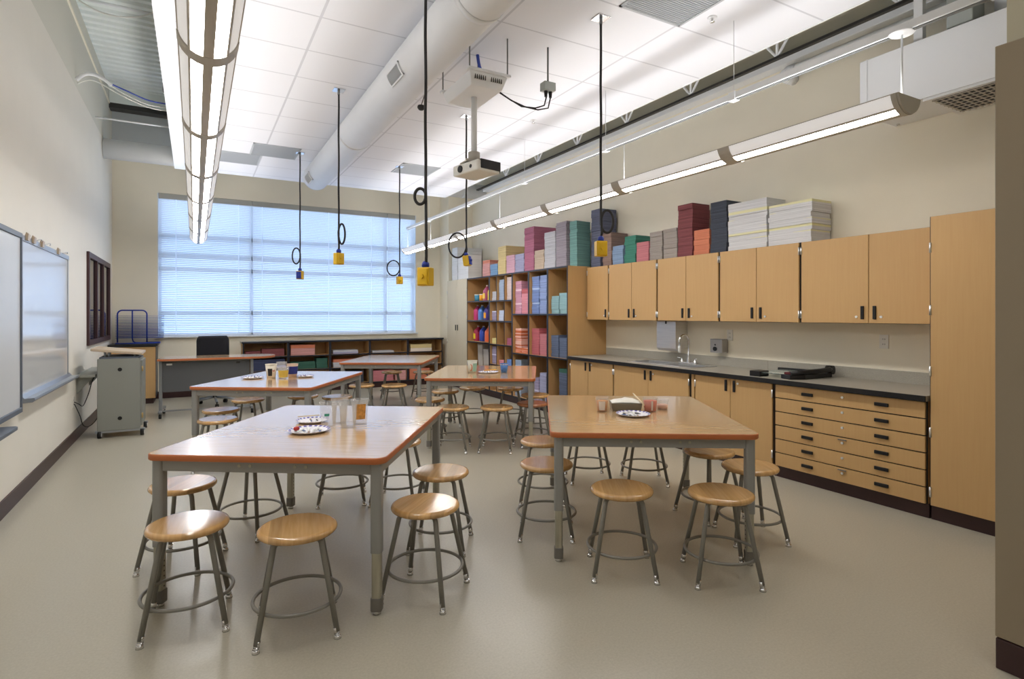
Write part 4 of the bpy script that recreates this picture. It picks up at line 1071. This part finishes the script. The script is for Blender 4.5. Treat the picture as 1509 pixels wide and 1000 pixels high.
B(.05, 1.16, .10, .118, .36, .775).build('modesty_panel', M['modesty'], dk, bev=.002)
MB().prism(rrect(.10, .17, .094, .1, .0025), .735, .76).build('cable_port', M['whitepl'], dk)
MB().prism(rrect(.98, 1.03, .094, .1, .0025), .735, .76).build('cable_port', M['dark_steel'], dk)
B(.05, 1.16, .12, .15, .775, .80).build('crossrail', M['desk_grey'], dk)
for x in (.03, 1.19):
    B(x - .02, x + .02, .08, .14, .10, .80).build('leg', M['desk_grey'], dk, bev=.006)
    B(x - .022, x + .022, .0, .58, .075, .11).build('foot_bar', M['desk_grey'], dk, bev=.006)
    for y in (.04, .54):
        c_ = MB().cyl((x - .016, y, .032), (x + .016, y, .032), .032, n=18).build('caster', M['black'], dk)
        B(x - .012, x + .012, y - .012, y + .012, .05, .076).build('caster_fork', M['steel_grey'], c_)
B(.05, 1.17, .09, .13, .085, .105).build('stretcher', M['desk_grey'], dk)

ch = thing('office_chair', 'black swivel office chair behind the desk', 'office chair', (.28, 10.22, 0), radians(185))
# seat faces -y locally before rotation; chair faces the camera side
MB().prism(rrect(-.24, .24, -.24, .24, .08), .45, .53).build('seat', M['blackfab'], ch, bev=.02, seg=3)
bk = MB(); nn = 12; vs = []
for i in range(nn + 1):
    z = .60 + .50 * i / nn
    w_ = .235 * (1 - .0 * i) * (1 if 1 < i < nn - 1 else (.97 if i in (1, nn - 1) else .86))
    for q in range(9):
        x = -w_ + 2 * w_ * q / 8; bow = .04 * (1 - (x / .24) ** 2)
        vs.append((x, -.24 - bow, z))
    for q in range(8, -1, -1):
        x = -w_ + 2 * w_ * q / 8; bow = .04 * (1 - (x / .24) ** 2)
        vs.append((x, -.185 - bow, z))
N_ = 18
fs = [(i * N_ + q, i * N_ + (q + 1) % N_, (i + 1) * N_ + (q + 1) % N_, (i + 1) * N_ + q) for i in range(nn) for q in range(N_)] + [tuple(reversed(range(N_))), tuple(range(nn * N_, nn * N_ + N_))]
MB().add(vs, fs, 0, True).build('backrest', M['blackfab'], ch)
MB().tube([(0, -.05, .44), (0, -.2, .44), (0, -.28, .55), (0, -.275, .75)], .02, 8).build('back_support', M['black'], ch)
for sx in (-1, 1):
    ar = MB().tube([(sx * .2, 0, .44), (sx * .30, 0, .46), (sx * .31, 0, .60), (sx * .31, -.0, .68)], .014, 8).build('armrest', M['black'], ch)
    MB().prism(rrect(sx * .31 - .035, sx * .31 + .035, -.12, .13, .03), .68, .705).build('arm_pad', M['black'], ar, bev=.006)
MB().cyl((0, 0, .12), (0, 0, .45), .028, n=16).build('gas_column', M['black'], ch)
for k in range(5):
    a = 2 * pi * k / 5 + .3; c_, s_ = cos(a), sin(a)
    l = MB().tube([(c_ * .03, s_ * .03, .13), (c_ * .17, s_ * .17, .115), (c_ * .31, s_ * .31, .085)], .018, 8).build('base_leg', M['alu'], ch)
    cs = MB()
    for q in (-1, 1): cs.cyl((c_ * .31 - s_ * q * .008, s_ * .31 + c_ * q * .008, .029), (c_ * .31 - s_ * q * .024, s_ * .31 + c_ * q * .024, .029), .029, n=14)
    cs.cyl((c_ * .31, s_ * .31, .03), (c_ * .31, s_ * .31, .09), .008, n=8); cs.build('caster', M['black'], l)

lt = thing('lectern', 'grey metal rolling lectern with sloped wooden top by the left wall', 'lectern', (-.99, 8.10, 0))
LW, LD = .42, .56
B(0, LW, 0, LD, .085, .93).build('cabinet_body', M['grey_panel'], lt, bev=.008)
B(LW, LW + .022, .03, LD - .03, .12, .90).build('door', M['grey_panel'], lt, bev=.003)
for z in (.24, .80): MB().cyl((LW + .022, .02, z - .03), (LW + .022, .02, z + .03), .009, n=8).build('hinge', mat('brass_hinge', srgb(186, 160, 110), .35, .6), lt)
for z in (.225, .80): MB().cyl((.22, -.004, z), (.22, .002, z), .022, n=20).build('cable_grommet', M['black'], lt)
tp = MB(); tp.add([(-.06, -.02, 1.025), (.44, -.02, .965), (.44, LD + .02, .965), (-.06, LD + .02, 1.025), (-.06, -.02, 1.055), (.44, -.02, .995), (.44, LD + .02, .995), (-.06, LD + .02, 1.055)], [(3, 2, 1, 0), (4, 5, 6, 7), (0, 1, 5, 4), (1, 2, 6, 5), (2, 3, 7, 6), (3, 0, 4, 7)])
tp.build('sloped_top', M['pale_wood_top'], lt, bev=.006)
B(.02, .40, .0, LD, .93, .95).build('top_tray', M['board_frame'], lt, bev=.004)
for x, y in ((.07, .06), (.11, .06), (.36, .06), (.07, LD - .06), (.36, LD - .06)): MB().cyl((x, y, .945), (x, y, 1.025 - .12 * (x + .06)), .012, n=12).build('top_post', M['alu'], lt)
B(-.02, LW + .05, .01, .05, .06, .09).build('base_bar', M['alu'], lt, bev=.004); B(-.02, LW + .05, LD - .05, LD - .01, .06, .09).build('base_bar', M['alu'], lt, bev=.004)
for x, y in ((.02, .03), (LW + .02, .03), (.02, LD - .03), (LW + .02, LD - .03)):
    c_ = MB().cyl((x - .018, y, .043), (x + .018, y, .043), .043, n=20).build('caster', M['black'], lt)
    MB().cyl((x + .018, y, .043), (x + .021, y, .043), .026, n=16).build('hub', M['whitepl'], c_)
    B(x - .012, x + .012, y - .01, y + .01, .06, .09).build('fork', M['steel_grey'], c_)
ws = thing('wall_shelf', 'narrow grey shelf on the left wall behind the lectern', 'shelf', (XL + .002, 8.12, .72))
B(0, .19, 0, 1.2, 0, .03).build('shelf_top', M['grey_panel'], ws, bev=.004)
for y in (.1, 1.0): MB().add([(0, y, 0), (.16, y, 0), (0, y, -.2), (0, y + .02, 0), (.16, y + .02, 0), (0, y + .02, -.2)], [(0, 2, 1), (3, 4, 5), (0, 1, 4, 3), (1, 2, 5, 4), (2, 0, 3, 5)]).build('bracket', M['grey_panel'], ws)
tag(MB().tube(smooth([(-1.185, 8.0, .46), (-1.15, 8.04, .43), (-1.12, 8.1, .40), (-1.08, 8.16, .52), (-1.05, 8.2, .66), (-1.03, 8.25, .715)]), .005, 6).build('black_cord', M['black_cord']), 'thin black cord rising from the left wall outlet to the shelf', 'cord')
tag(MB().tube(smooth([(-1.185, 8.0, .44), (-1.14, 8.03, .3), (-1.12, 8.1, .18), (-1.08, 8.2, .14), (-1.02, 8.3, .2), (-.995, 8.35, .3)]), .005, 6).build('black_cord', M['black_cord']), 'thin black cord drooping from the left wall outlet toward the floor', 'cord')

# ------------------------------------------------------------------ boards on the left wall
b1 = thing('projection_board', 'large matte board with grey frame nearest the camera on the left wall', 'board', (XL + .002, 3.7, .74))
B(0, .05, 0, 1.835, 0, 1.30).build('board_surface', M['board_matte'], b1)
fr = MB(); fr.box(0, .062, -.02, 1.855, -.03, .01); fr.box(0, .062, -.02, 1.855, 1.285, 1.325); fr.box(0, .062, 1.835, 1.86, -.03, 1.325); fr.box(0, .062, -.025, 0, -.03, 1.325)
fr.build('frame', M['board_frame'], b1, bev=.006)
MB().prism(rrect(0, .13, .6, 1.42, .03), -.09, -.065).build('pen_tray', M['board_frame'], b1, bev=.004)
B(0, .03, .95, 1.1, -.066, -.03).build('tray_bracket', M['board_frame'], b1)
b2 = thing('whiteboard', 'glossy whiteboard with map rail and marker tray on the left wall', 'whiteboard', (XL + .001, 5.70, .79))
B(0, .016, -.06, 1.90, 0, 1.255).build('board_surface', M['whiteboard'], b2)
fr = MB(); fr.box(0, .022, 1.888, 1.908, -.01, 1.27); fr.box(0, .026, -.08, 1.91, 1.24, 1.285); fr.box(0, .022, -.08, -.06, -.01, 1.27)
fr.build('frame', M['alu'], b2, bev=.002)
MB().extr([(0, -.03), (.03, -.035), (.09, -.03), (.105, -.012), (.10, .004), (.04, .0), (.016, .03), (0, .03)], 'y', .02, 2.0).build('marker_tray', M['alu'], b2) 
for y in (.12, .32, .62, 1.30): MB().extr([(.026, 1.25), (.04, 1.25), (.045, 1.30), (.03, 1.315), (.022, 1.29)], 'y', y, y + .07).build('rail_clip', M['pale_wood_top'], b2)
for y in (.42, .75, 1.55): MB().tube(smooth([(.03, y, 1.28), (.06, y + .06, 1.30), (.045, y + .14, 1.29)]), .004, 5).build('rail_hook', M['stainless'], b2)

# ------------------------------------------------------------------ tables
TW, TD, TH = 1.206, 1.53, .764
def table(x, y, rz, label):
    t = thing('work_table', label, 'table', (x, y, 0), rz, 'wooden topped work tables')
    w2, d2 = TW / 2, TD / 2
    o = rrect(-w2 + .004, w2 - .004, -d2 + .004, d2 - .004, .055, 8)
    MB().prism(o, TH - .030, TH).build('tabletop', M['tabletop'], t)
    oo = rrect(-w2, w2, -d2, d2, .059, 8); n = len(o)
    m = MB()
    ring = [(.0, TH - .031, 1), (1, TH - .027, 0), (1.0, TH - .006, 0), (.55, TH - .0015, 0)]
    prof = [(0, TH - .031), (1, TH - .027), (1, TH - .006), (.55, TH - .001), (-.6, TH + .0004)]
    vs = []
    for k, z in prof:
        for (a, b_) in zip(o, oo): vs.append((a[0] + (b_[0] - a[0]) * k, a[1] + (b_[1] - a[1]) * k, z))
    m.add(vs, [(i * n + q, i * n + (q + 1) % n, (i + 1) * n + (q + 1) % n, (i + 1) * n + q) for i in range(len(prof) - 1) for q in range(n)], 0, True)
    m.build('edge_band', M['orange_edge'], t)
    ix, iy = w2 - .052, d2 - .052
    def apron(x0, x1, y0, y1, ax):
        a = B(x0, x1, y0, y1, TH - .088, TH - .031).build('apron', M['table_paint'], t, bev=.002)
        for s_ in (-.13, -.075, .15, .205):
            if ax == 'x': MB().cyl((s_, y0 - .004 if y0 < 0 else y1, TH - .055), (s_, y0 if y0 < 0 else y1 + .004, TH - .055), .008, n=10).build('bolt', M['insert'], a)
            else: MB().cyl((x0 - .004 if x0 < 0 else x1, s_, TH - .055), (x0 if x0 < 0 else x1 + .004, s_, TH - .055), .008, n=10).build('bolt', M['insert'], a)
    apron(-ix + .026, ix - .026, -iy - .018, -iy + .012, 'x'); apron(-ix + .026, ix - .026, iy - .012, iy + .018, 'x')
    apron(-ix - .018, -ix + .012, -iy + .026, iy - .026, 'y'); apron(ix - .012, ix + .018, -iy + .026, iy - .026, 'y')
    for sx in (-1, 1):
        for sy in (-1, 1):
            cx, cy = sx * ix, sy * iy
            l = MB().prism(rrect(cx - .027, cx + .027, cy - .027, cy + .027, .014, 5), .30, TH - .031).build('leg', M['table_paint'], t)
            ins = MB().prism(rrect(cx - .0225, cx + .0225, cy - .0225, cy + .0225, .011, 4), .06, .305).build('leg_insert', M['insert'], l)
            m = MB()
            for k in range(8):
                z = .10 + .025 * k
                m.cyl((cx - sx * .0222, cy, z), (cx - sx * .0232, cy, z), .0045, n=8)
            m.build('adjust_holes', M['dark_steel'], l)
            MB().prism(rrect(cx - .027, cx + .027, cy - .027, cy + .027, .014, 5), .018, .082).build('leg_foot', M['rubber'], l, bev=.003)
            MB().cyl((cx, cy, 0), (cx, cy, .02), .02, .018, n=16).build('glide', M['chrome'], l)
    return t
TA = table(.700, 3.615, radians(-33.15), 'nearest left work table with clear water cups on it')
TB_ = table(2.719, 3.089, radians(-32.14), 'right work table beside the sink counter with orange tubs on it')
TC = table(.857, 6.509, radians(-32.81), 'left work table behind the nearest one, with a cow carton on it')
TD_ = table(3.067, 6.115, radians(-32.11), 'work table in front of the cubby shelves, with a blue cup on it')
TE = table(2.697, 8.595, radians(-31.27), 'farthest empty work table in front of the low bookcases')

# ------------------------------------------------------------------ stools
def make_stool():
    t = thing('stool', '', 'stool', (0, 0, 0), 0, 'round wooden stools around the work tables')
    prof = [(.158, .436), (.170, .440), (.177, .449), (.177, .457), (.172, .465), (.166, .4685), (.160, .470)]
    sm_ = MB().lathe(prof, n=48)
    ring = lambda r, z: [(r * cos(2 * pi * k / 48), r * sin(2 * pi * k / 48), z) for k in range(48)]
    sm_.add(ring(.160, .4701), [tuple(range(48))]); sm_.add(ring(.158, .4359), [tuple(reversed(range(48)))])
    sm_.build('seat', M['seat'], t)
    for k in range(4):
        a = radians(45 + 90 * k); c_, s_ = cos(a), sin(a)
        rz_ = [(.075, .429), (.120, .429), (.133, .425), (.142, .413), (.235, .03)]
        pts = [(r * c_, r * s_, z) for r, z in rz_]
        l = MB().tube(pts, .0125, 10).build('leg', M['stool_paint'], t)
        MB().cyl((.2285 * c_, .2285 * s_, .048), (.234 * c_, .234 * s_, .022), .0135, n=12).cyl((.236 * c_, .236 * s_, .016), (.236 * c_, .236 * s_, .024), .012, n=12).cyl((.237 * c_, .237 * s_, 0), (.237 * c_, .237 * s_, .016), .017, .014, n=14).build('glide', M['chrome'], l)
    n = 48; R = .192
    MB().tube([(R * cos(2 * pi * i / n), R * sin(2 * pi * i / n), .145) for i in range(n)], .0085, 8, closed=True).build('foot_ring', M['stool_paint'], t)
    pl = MB(); pl.box(-.1, .1, -.015, .015, .425, .436); pl.box(-.015, .015, -.1, .1, .424, .435); pl.build('seat_bracket', M['stool_paint'], t)
    return t
S = [
 (-.027, 3.09, 40, 'glaring wooden stool at the near left corner of the nearest left table'),
 (.42, 2.79, 36, 'wooden stool at the near side of the nearest left table, closest to the camera'),
 (-.058, 3.83, 18, 'wooden stool half under the left edge of the nearest left table'),
 (1.05, 2.797, 0, 'wooden stool just right of the near right leg of the nearest left table'),
 (1.355, 3.336, 12, 'wooden stool behind the one at the right side of the nearest left table'),
 (1.388, 4.292, 10, 'wooden stool at the far right corner of the nearest left table, seat mostly hidden'),
 (.331, 4.182, 5, 'wooden stool at the far left of the nearest left table, only its legs visible'),
 (1.008, 4.511, 30, 'wooden stool at the far side of the nearest left table, only its legs visible'),
 (2.119, 2.505, 12, 'wooden stool at the near side of the sink-side table, left one of two'),
 (2.55, 2.178, 12, 'wooden stool at the near side of the sink-side table, right one of two'),
 (2.043, 3.177, 12, 'wooden stool at the left edge of the sink-side table, nearer one'),
 (2.386, 3.761, 12, 'wooden stool at the left edge of the sink-side table, farther one'),
 (3.167, 2.469, 18, 'wooden stool at the right edge of the sink-side table, nearer one'),
 (3.259, 2.887, 40, 'wooden stool under the far right of the sink-side table beside its far leg'),
 (3.024, 4.03, 20, 'wooden stool at the far side of the sink-side table, left one, legs visible'),
 (3.41, 3.736, 14, 'wooden stool at the far side of the sink-side table, right one, legs visible'),
 (.191, 6.024, 30, 'pale glaring stool at the near left corner of the cow carton table'),
 (.239, 6.60, 10, 'stool just behind the glaring one at the left of the cow carton table'),
 (.542, 7.25, 22, 'stool at the far left of the cow carton table, seat seen beneath its edge'),
 (1.15, 7.25, 40, 'stool under the far side of the cow carton table, left of its right leg'),
 (1.499, 6.979, 15, 'pale stool at the far right corner of the cow carton table'),
 (1.923, 8.906, 25, 'stool at the left side of the farthest table, mostly hidden'),
 (2.41, 5.599, 12, 'stool at the near side of the blue cup table, left one'),
 (2.821, 5.368, 10, 'stool at the near side of the blue cup table, right one'),
 (3.289, 5.40, 30, 'reddish brown stool at the right side of the blue cup table'),
 (3.665, 5.95, 12, 'stool behind the reddish brown one at the blue cup table'),
 (2.40, 6.25, 16, 'pale stool at the left edge of the blue cup table, nearer one'),
 (2.833, 6.828, 35, 'stool at the far left corner of the blue cup table, seat visible under the top'),
 (3.282, 6.95, 20, 'stool at the far side of the blue cup table, left one'),
 (3.72, 6.68, 14, 'stool at the far side of the blue cup table, right one'),
 (2.972, 9.55, 22, 'stool behind the farthest table in front of pink paper'),
 (3.45, 9.29, 10, 'stool behind the farthest table at its right end'),
 (2.444, 7.741, 18, 'stool at the near side of the farthest table, right one'),
 (2.046, 7.964, 30, 'stool at the near side of the farthest table, left one'),
]
proto = make_stool()
cm = {}
for x_ in COL.objects:
    if x_.parent: cm.setdefault(x_.parent.name, []).append(x_)
for i, (x, y, r, lab) in enumerate(S):
    o = proto if i == 0 else copy_tree(proto, None, cm)
    o.location = (x, y, 0); o.rotation_euler = (0, 0, radians(r - 45)); o['label'] = lab
    if lab.startswith('reddish'):
        for c_ in COL.objects:
            if c_.parent == o and c_.name.startswith('seat') and 'bracket' not in c_.name:
                c_.data = c_.data.copy(); c_.data.materials[0] = M['seat_red']

# ------------------------------------------------------------------ things on the tables
TT = TH + .0008
def cup(name, x, y, r0, r1, h, m, label, cat='cup', fill=None, band=None, wall=.0015, rim=True, group=None, n=28):
    t = thing(name, label, cat, (x, y, TT), 0, group)
    prof = [(0, 0), (r0, 0), (r1, h), (r1 - wall, h), (r0 - wall, .003), (0, .003)]
    MB().lathe(prof, n=n).build('cup_body', m, t)
    if rim: MB().lathe([(r1, h - .004), (r1 + .003, h - .003), (r1 + .003, h + .001), (r1 - .002, h + .001)], n=n).build('rim', m, t)
    if fill: MB().lathe([(0, .004), (r0 - .003, .004), (r0 + (r1 - r0) * fill[1] - .003, h * fill[1]), (0, h * fill[1])], n=n).build('contents', fill[0], t)
    if band:
        z0, z1, bm_, a0, a1 = band; vs = []; k = 14
        for i in range(k + 1):
            a = a0 + (a1 - a0) * i / k
            for z in (z0, z1):
                rr_ = r0 + (r1 - r0) * z / h + .0008; vs.append((rr_ * cos(a), rr_ * sin(a), z))
        MB().add(vs, [(2 * i, 2 * i + 2, 2 * i + 3, 2 * i + 1) for i in range(k)], 0, True).build('printed_band', bm_, t, fix=False)
    return t
def P(name, *c, **k): return mat(name, srgb(*c), .5, **k)
orange_print = mat('orange_print', srgb(206, 150, 78), .5, noise=.25, nscale=60)
green_print = P('green_print', 60, 150, 120)
CP = M['clearplastic']; GA = 'clear plastic water cups on the nearest left table'
cup('plastic_cup', .715, 3.575, .042, .052, .150, CP, 'clear plastic cup with small green mark, leftmost of the water cups', 'cup', band=(.07, .085, green_print, radians(230), radians(265)), group=GA)
cup('plastic_cup', .815, 3.49, .044, .055, .162, CP, 'tallest clear plastic cup in the middle of the nearest left table', 'cup', group=GA)
cup('plastic_cup', .905, 3.565, .042, .052, .155, CP, 'clear plastic cup with orange and white printed panel, rightmost', 'cup', band=(.035, .13, orange_print, radians(225), radians(300)), group=GA)
cup('plastic_cup', .80, 3.66, .042, .052, .155, CP, 'clear plastic cup behind the middle water cup', 'cup', group=GA)

def plate(x, y, label, r=.115, group='paper plates of art scraps', tint=None):
    t = thing('paper_plate', label, 'plate', (x, y, TT), random.uniform(0, 3), group)
    MB().lathe([(0, .0), (r * .72, .0), (r * .82, .006), (r, .014), (r, .0155), (r * .8, .008), (r * .7, .002), (0, .002)], n=40).build('plate_body', M['purple_rim'], t)
    m = MB(); k = 22
    for i in range(k):
        a0, a1 = 2 * pi * i / k, 2 * pi * (i + .55) / k; vs = []
        for a in (a0, a1):
            for rr_, z in ((r * .86, .0112), (r * .985, .0161)): vs.append((rr_ * cos(a), rr_ * sin(a), z))
        m.add(vs, [(0, 1, 3, 2)])
    m.build('rim_pattern', P('plate_violet', 92, 84, 168) if 'plate_violet' not in bpy.data.materials else bpy.data.materials['plate_violet'], t, fix=False)
def tube_thing(x, y, z, ang, col, label, L=.055, r=.007, group='paint tubes and chalks on the paper plates', name='paint_tube'):
    t = thing(name, label, 'paint tube', (x, y, z + r), ang, group)
    mb = MB(); vs = []; n = 12
    for (xx, ry, rz_) in ((-L / 2, r * 1.3, .0012), (-L / 2 + .006, r * 1.25, r * .35), (0, r, r * .85), (L / 2 - .006, r * .9, r * .9), (L / 2, r * .45, r * .45)):
        vs += [(xx, ry * cos(2 * pi * i / n), rz_ * sin(2 * pi * i / n)) for i in range(n)]
    mb.add(vs, [(i * n + q, i * n + (q + 1) % n, (i + 1) * n + (q + 1) % n, (i + 1) * n + q) for i in range(4) for q in range(n)], 0, True)
    mb.add(vs, [tuple(reversed(range(n))), tuple(range(4 * n, 5 * n))])
    key = 'tube_%d_%d_%d' % col
    mm = bpy.data.materials.get(key) or mat(key, srgb(*col), .4)
    mb.build('tube_body', mm, t)
    MB().cyl((L / 2 - .001, 0, 0), (L / 2 + .009, 0, 0), r * .5, n=10).build('tube_cap', M['whitepl'], t)
def scatter(x, y, where, n, seed, R=.07):
    rd_ = random.Random(seed)
    cols = [(236, 236, 232), (60, 56, 60), (214, 214, 210), (150, 120, 100), (230, 226, 220), (90, 110, 150), (240, 240, 236)]
    k = 0; placed = []
    while len(placed) < n and k < 400:
        k += 1
        a, rr_ = rd_.uniform(0, 6.28), rd_.uniform(0, R)
        px, py = x + rr_ * cos(a), y + rr_ * sin(a)
        if all(hypot(px - q[0], py - q[1]) > .026 for q in placed): placed.append((px, py))
    for (px, py) in placed:
        tube_thing(px, py, TT + .0035, rd_.choice([1.2, 1.35, 1.5, 1.7]) + rd_.uniform(-.12, .12), rd_.choice(cols), 'small paint tube or chalk piece on the ' + where, L=rd_.uniform(.035, .05), r=rd_.uniform(.005, .007), group='small pieces on the ' + where)
plate(.585, 3.47, 'paper plate piled with small tubes and a red lump, nearest left table', .118)
scatter(.585, 3.47, 'front paper plate of the nearest left table', 13, 3, .08)
tr_ = MB().lathe([(0, 0), (.012, .002), (.018, .010), (.014, .020), (.004, .024), (0, .024)], n=16).build('clay_lump', P('red_clay', 176, 44, 40), None, loc=(.515, 3.475, TT + .012))
tag(tr_, 'small red lump on the front paper plate', 'lump')
plate(.655, 3.775, 'paper plate behind the front one with a pale stick over it', .10)
scatter(.66, 3.77, 'rear paper plate of the nearest left table', 5, 5, .05)
def stick(x0, y0, x1, y1, z0, z1, m, label, r=.003, name='paint_brush', tip=None):
    t = thing(name, label, 'stick' if tip is None else 'brush', (x0, y0, TT))
    MB().cyl((0, 0, z0), (x1 - x0, y1 - y0, z1), r, n=8).build('handle' if tip else 'stick_body', m, t)
    if tip:
        dx, dy, dz = x1 - x0, y1 - y0, z1 - z0; L = hypot(dx, dy, dz)
        MB().cyl((dx, dy, z1), (dx * (1 + .03 / L), dy * (1 + .03 / L), z1 + dz * .03 / L), r * 1.3, r * .3, n=8).build('bristles', tip, t)
pale = P('pale_stick', 222, 204, 170)
stick(.60, 3.98, .705, 3.82, .006, .032, pale, 'thin pale wooden stick on the rear paper plate', .0035, 'wooden_stick')
# sink-side table
tub = P('tub_print_white', 226, 216, 206)
GB = 'small clear tubs on the sink-side table'
cup('plastic_tub', 2.52, 3.19, .036, .047, .10, CP, 'clear tub with white squares and orange paint at the left of the sink-side table', 'tub', fill=(P('orange_paint', 226, 150, 70), .75), band=(.012, .075, tub, radians(200), radians(262)), group=GB)
cup('plastic_tub', 2.815, 3.02, .042, .052, .095, CP, 'clear tub of red orange paint right of the paper tray', 'tub', fill=(P('red_paint', 218, 96, 62), .8), band=(.012, .078, tub, radians(236), radians(250)), group=GB)
cup('plastic_tub', 2.945, 3.035, .038, .046, .072, CP, 'shorter clear tub with pinkish rim at the right end', 'tub', fill=(P('pink_paint', 226, 178, 158), .5), group=GB)
ty = thing('paper_tray', 'low grey tray heaped with white paper on the sink-side table', 'tray', (2.715, 3.17, TT), radians(-32))
m = MB(); vs = [(-.10, -.07, 0), (.10, -.07, 0), (.10, .07, 0), (-.10, .07, 0), (-.11, -.08, .055), (.11, -.08, .055), (.11, .08, .055), (-.11, .08, .055)]
m.add(vs, [(3, 2, 1, 0), (4, 5, 6, 7), (0, 1, 5, 4), (1, 2, 6, 5), (2, 3, 7, 6), (3, 0, 4, 7)]); m.build('tray_body', P('tray_grey', 132, 124, 108), ty, bev=.004)
m = MB(); k = 9; vs = []
for i in range(k):
    for j_ in range(k):
        x, y = -.105 + .21 * i / (k - 1), -.075 + .15 * j_ / (k - 1)
        vs.append((x, y, .056 + .032 * (1 - (x / .11) ** 2) * (1 - (y / .08) ** 2) * random.uniform(.75, 1.1)))
m.add(vs, [(i * k + j_, (i + 1) * k + j_, (i + 1) * k + j_ + 1, i * k + j_ + 1) for i in range(k - 1) for j_ in range(k - 1)]); m.build('paper_heap', P('heap_white', 232, 228, 218), ty)
plate(2.60, 2.955, 'paper plate of small pieces in front of the paper tray', .115)
scatter(2.60, 2.955, 'plate of the sink-side table', 12, 9, .08)
stick(2.75, 3.01, 2.80, 3.17, .05, .10, pale, 'pale brush leaning across the paper tray', .005, 'paint_brush', P('bristle', 226, 214, 190))
# cow carton table
def tapered(name, x, y, r0, r1, h, col, label, band, cat='carton'):
    return cup(name, x, y, r0, r1, h, P('c_' + label[:9], *col), label, cat, band=band)
GC = None
cow = tapered('yogurt_tub', .727, 6.66, .045, .06, .145, (230, 222, 206), 'cream tub with black and red cow markings', (.02, .10, P('cow_black', 44, 40, 40), radians(225), radians(275)), 'tub')
MB().add([(.054 * cos(a), .054 * sin(a), z) for a in (radians(280), radians(305)) for z in (.07, .13)], [(0, 2, 3, 1)]).build('red_mark', P('cow_red', 190, 60, 44), cow, fix=False)
cup('plastic_tub', .83, 6.49, .045, .058, .125, CP, 'clear tub with yellow band on the cow carton table', 'tub', band=(.015, .09, P('yel_band', 214, 184, 84), radians(190), radians(330)))
cup('yogurt_tub', .945, 6.645, .045, .058, .14, P('tan_tub', 214, 186, 162), 'tan tub with dark blue band on the cow carton table', 'tub', band=(.03, .115, P('blue_band', 40, 50, 120), radians(190), radians(345)))
cup('plastic_cup', .85, 6.80, .045, .055, .155, CP, 'clear cup standing behind the tubs on the cow carton table', 'cup', band=(.09, .12, P('lav_band', 190, 196, 226), radians(200), radians(330)))
plate(.545, 6.66, 'paper plate of scraps left of the cow tub', .115); scatter(.545, 6.66, 'plate left of the cow tub', 9, 12, .08)
plate(1.06, 6.53, 'paper plate of scraps right of the dark blue banded tub', .095); scatter(1.06, 6.53, 'plate right of the dark blue banded tub', 7, 13, .06)
# blue cup table
yt = cup('yogurt_tub', 2.845, 6.03, .046, .060, .145, P('white_green_tub', 216, 216, 204), 'white tub with green and orange print on the blue cup table', 'tub', band=(.02, .115, P('pale_green', 150, 186, 168), radians(255), radians(320)))
MB().tube([(.054 * cos(radians(a)) , .054 * sin(radians(a)), z) for a, z in ((215, .03), (232, .035), (242, .06), (238, .09), (222, .105))], .005, 6).build('orange_swirl', P('swirl', 206, 110, 66), yt)
cup('paper_cup', 3.195, 5.89, .036, .048, .105, P('blue_cup', 84, 130, 196), 'small blue paper cup on the table by the cubbies', 'cup', band=(.09, .104, P('cup_rim', 236, 230, 220), 0, 2 * pi))
plate(3.01, 5.94, 'paper plate with a yellow brush between the white tub and blue cup', .12); scatter(3.01, 5.94, 'plate between the white tub and blue cup', 7, 14, .08)
stick(2.99, 6.01, 3.13, 5.97, .022, .028, P('yellow_handle', 226, 160, 50), 'yellow handled paint brush lying on a paper plate', .006, 'paint_brush', P('bristle2', 200, 180, 140))
bpy.data.objects.remove(bpy.data.objects['x']) if 'x' in bpy.data.objects else None
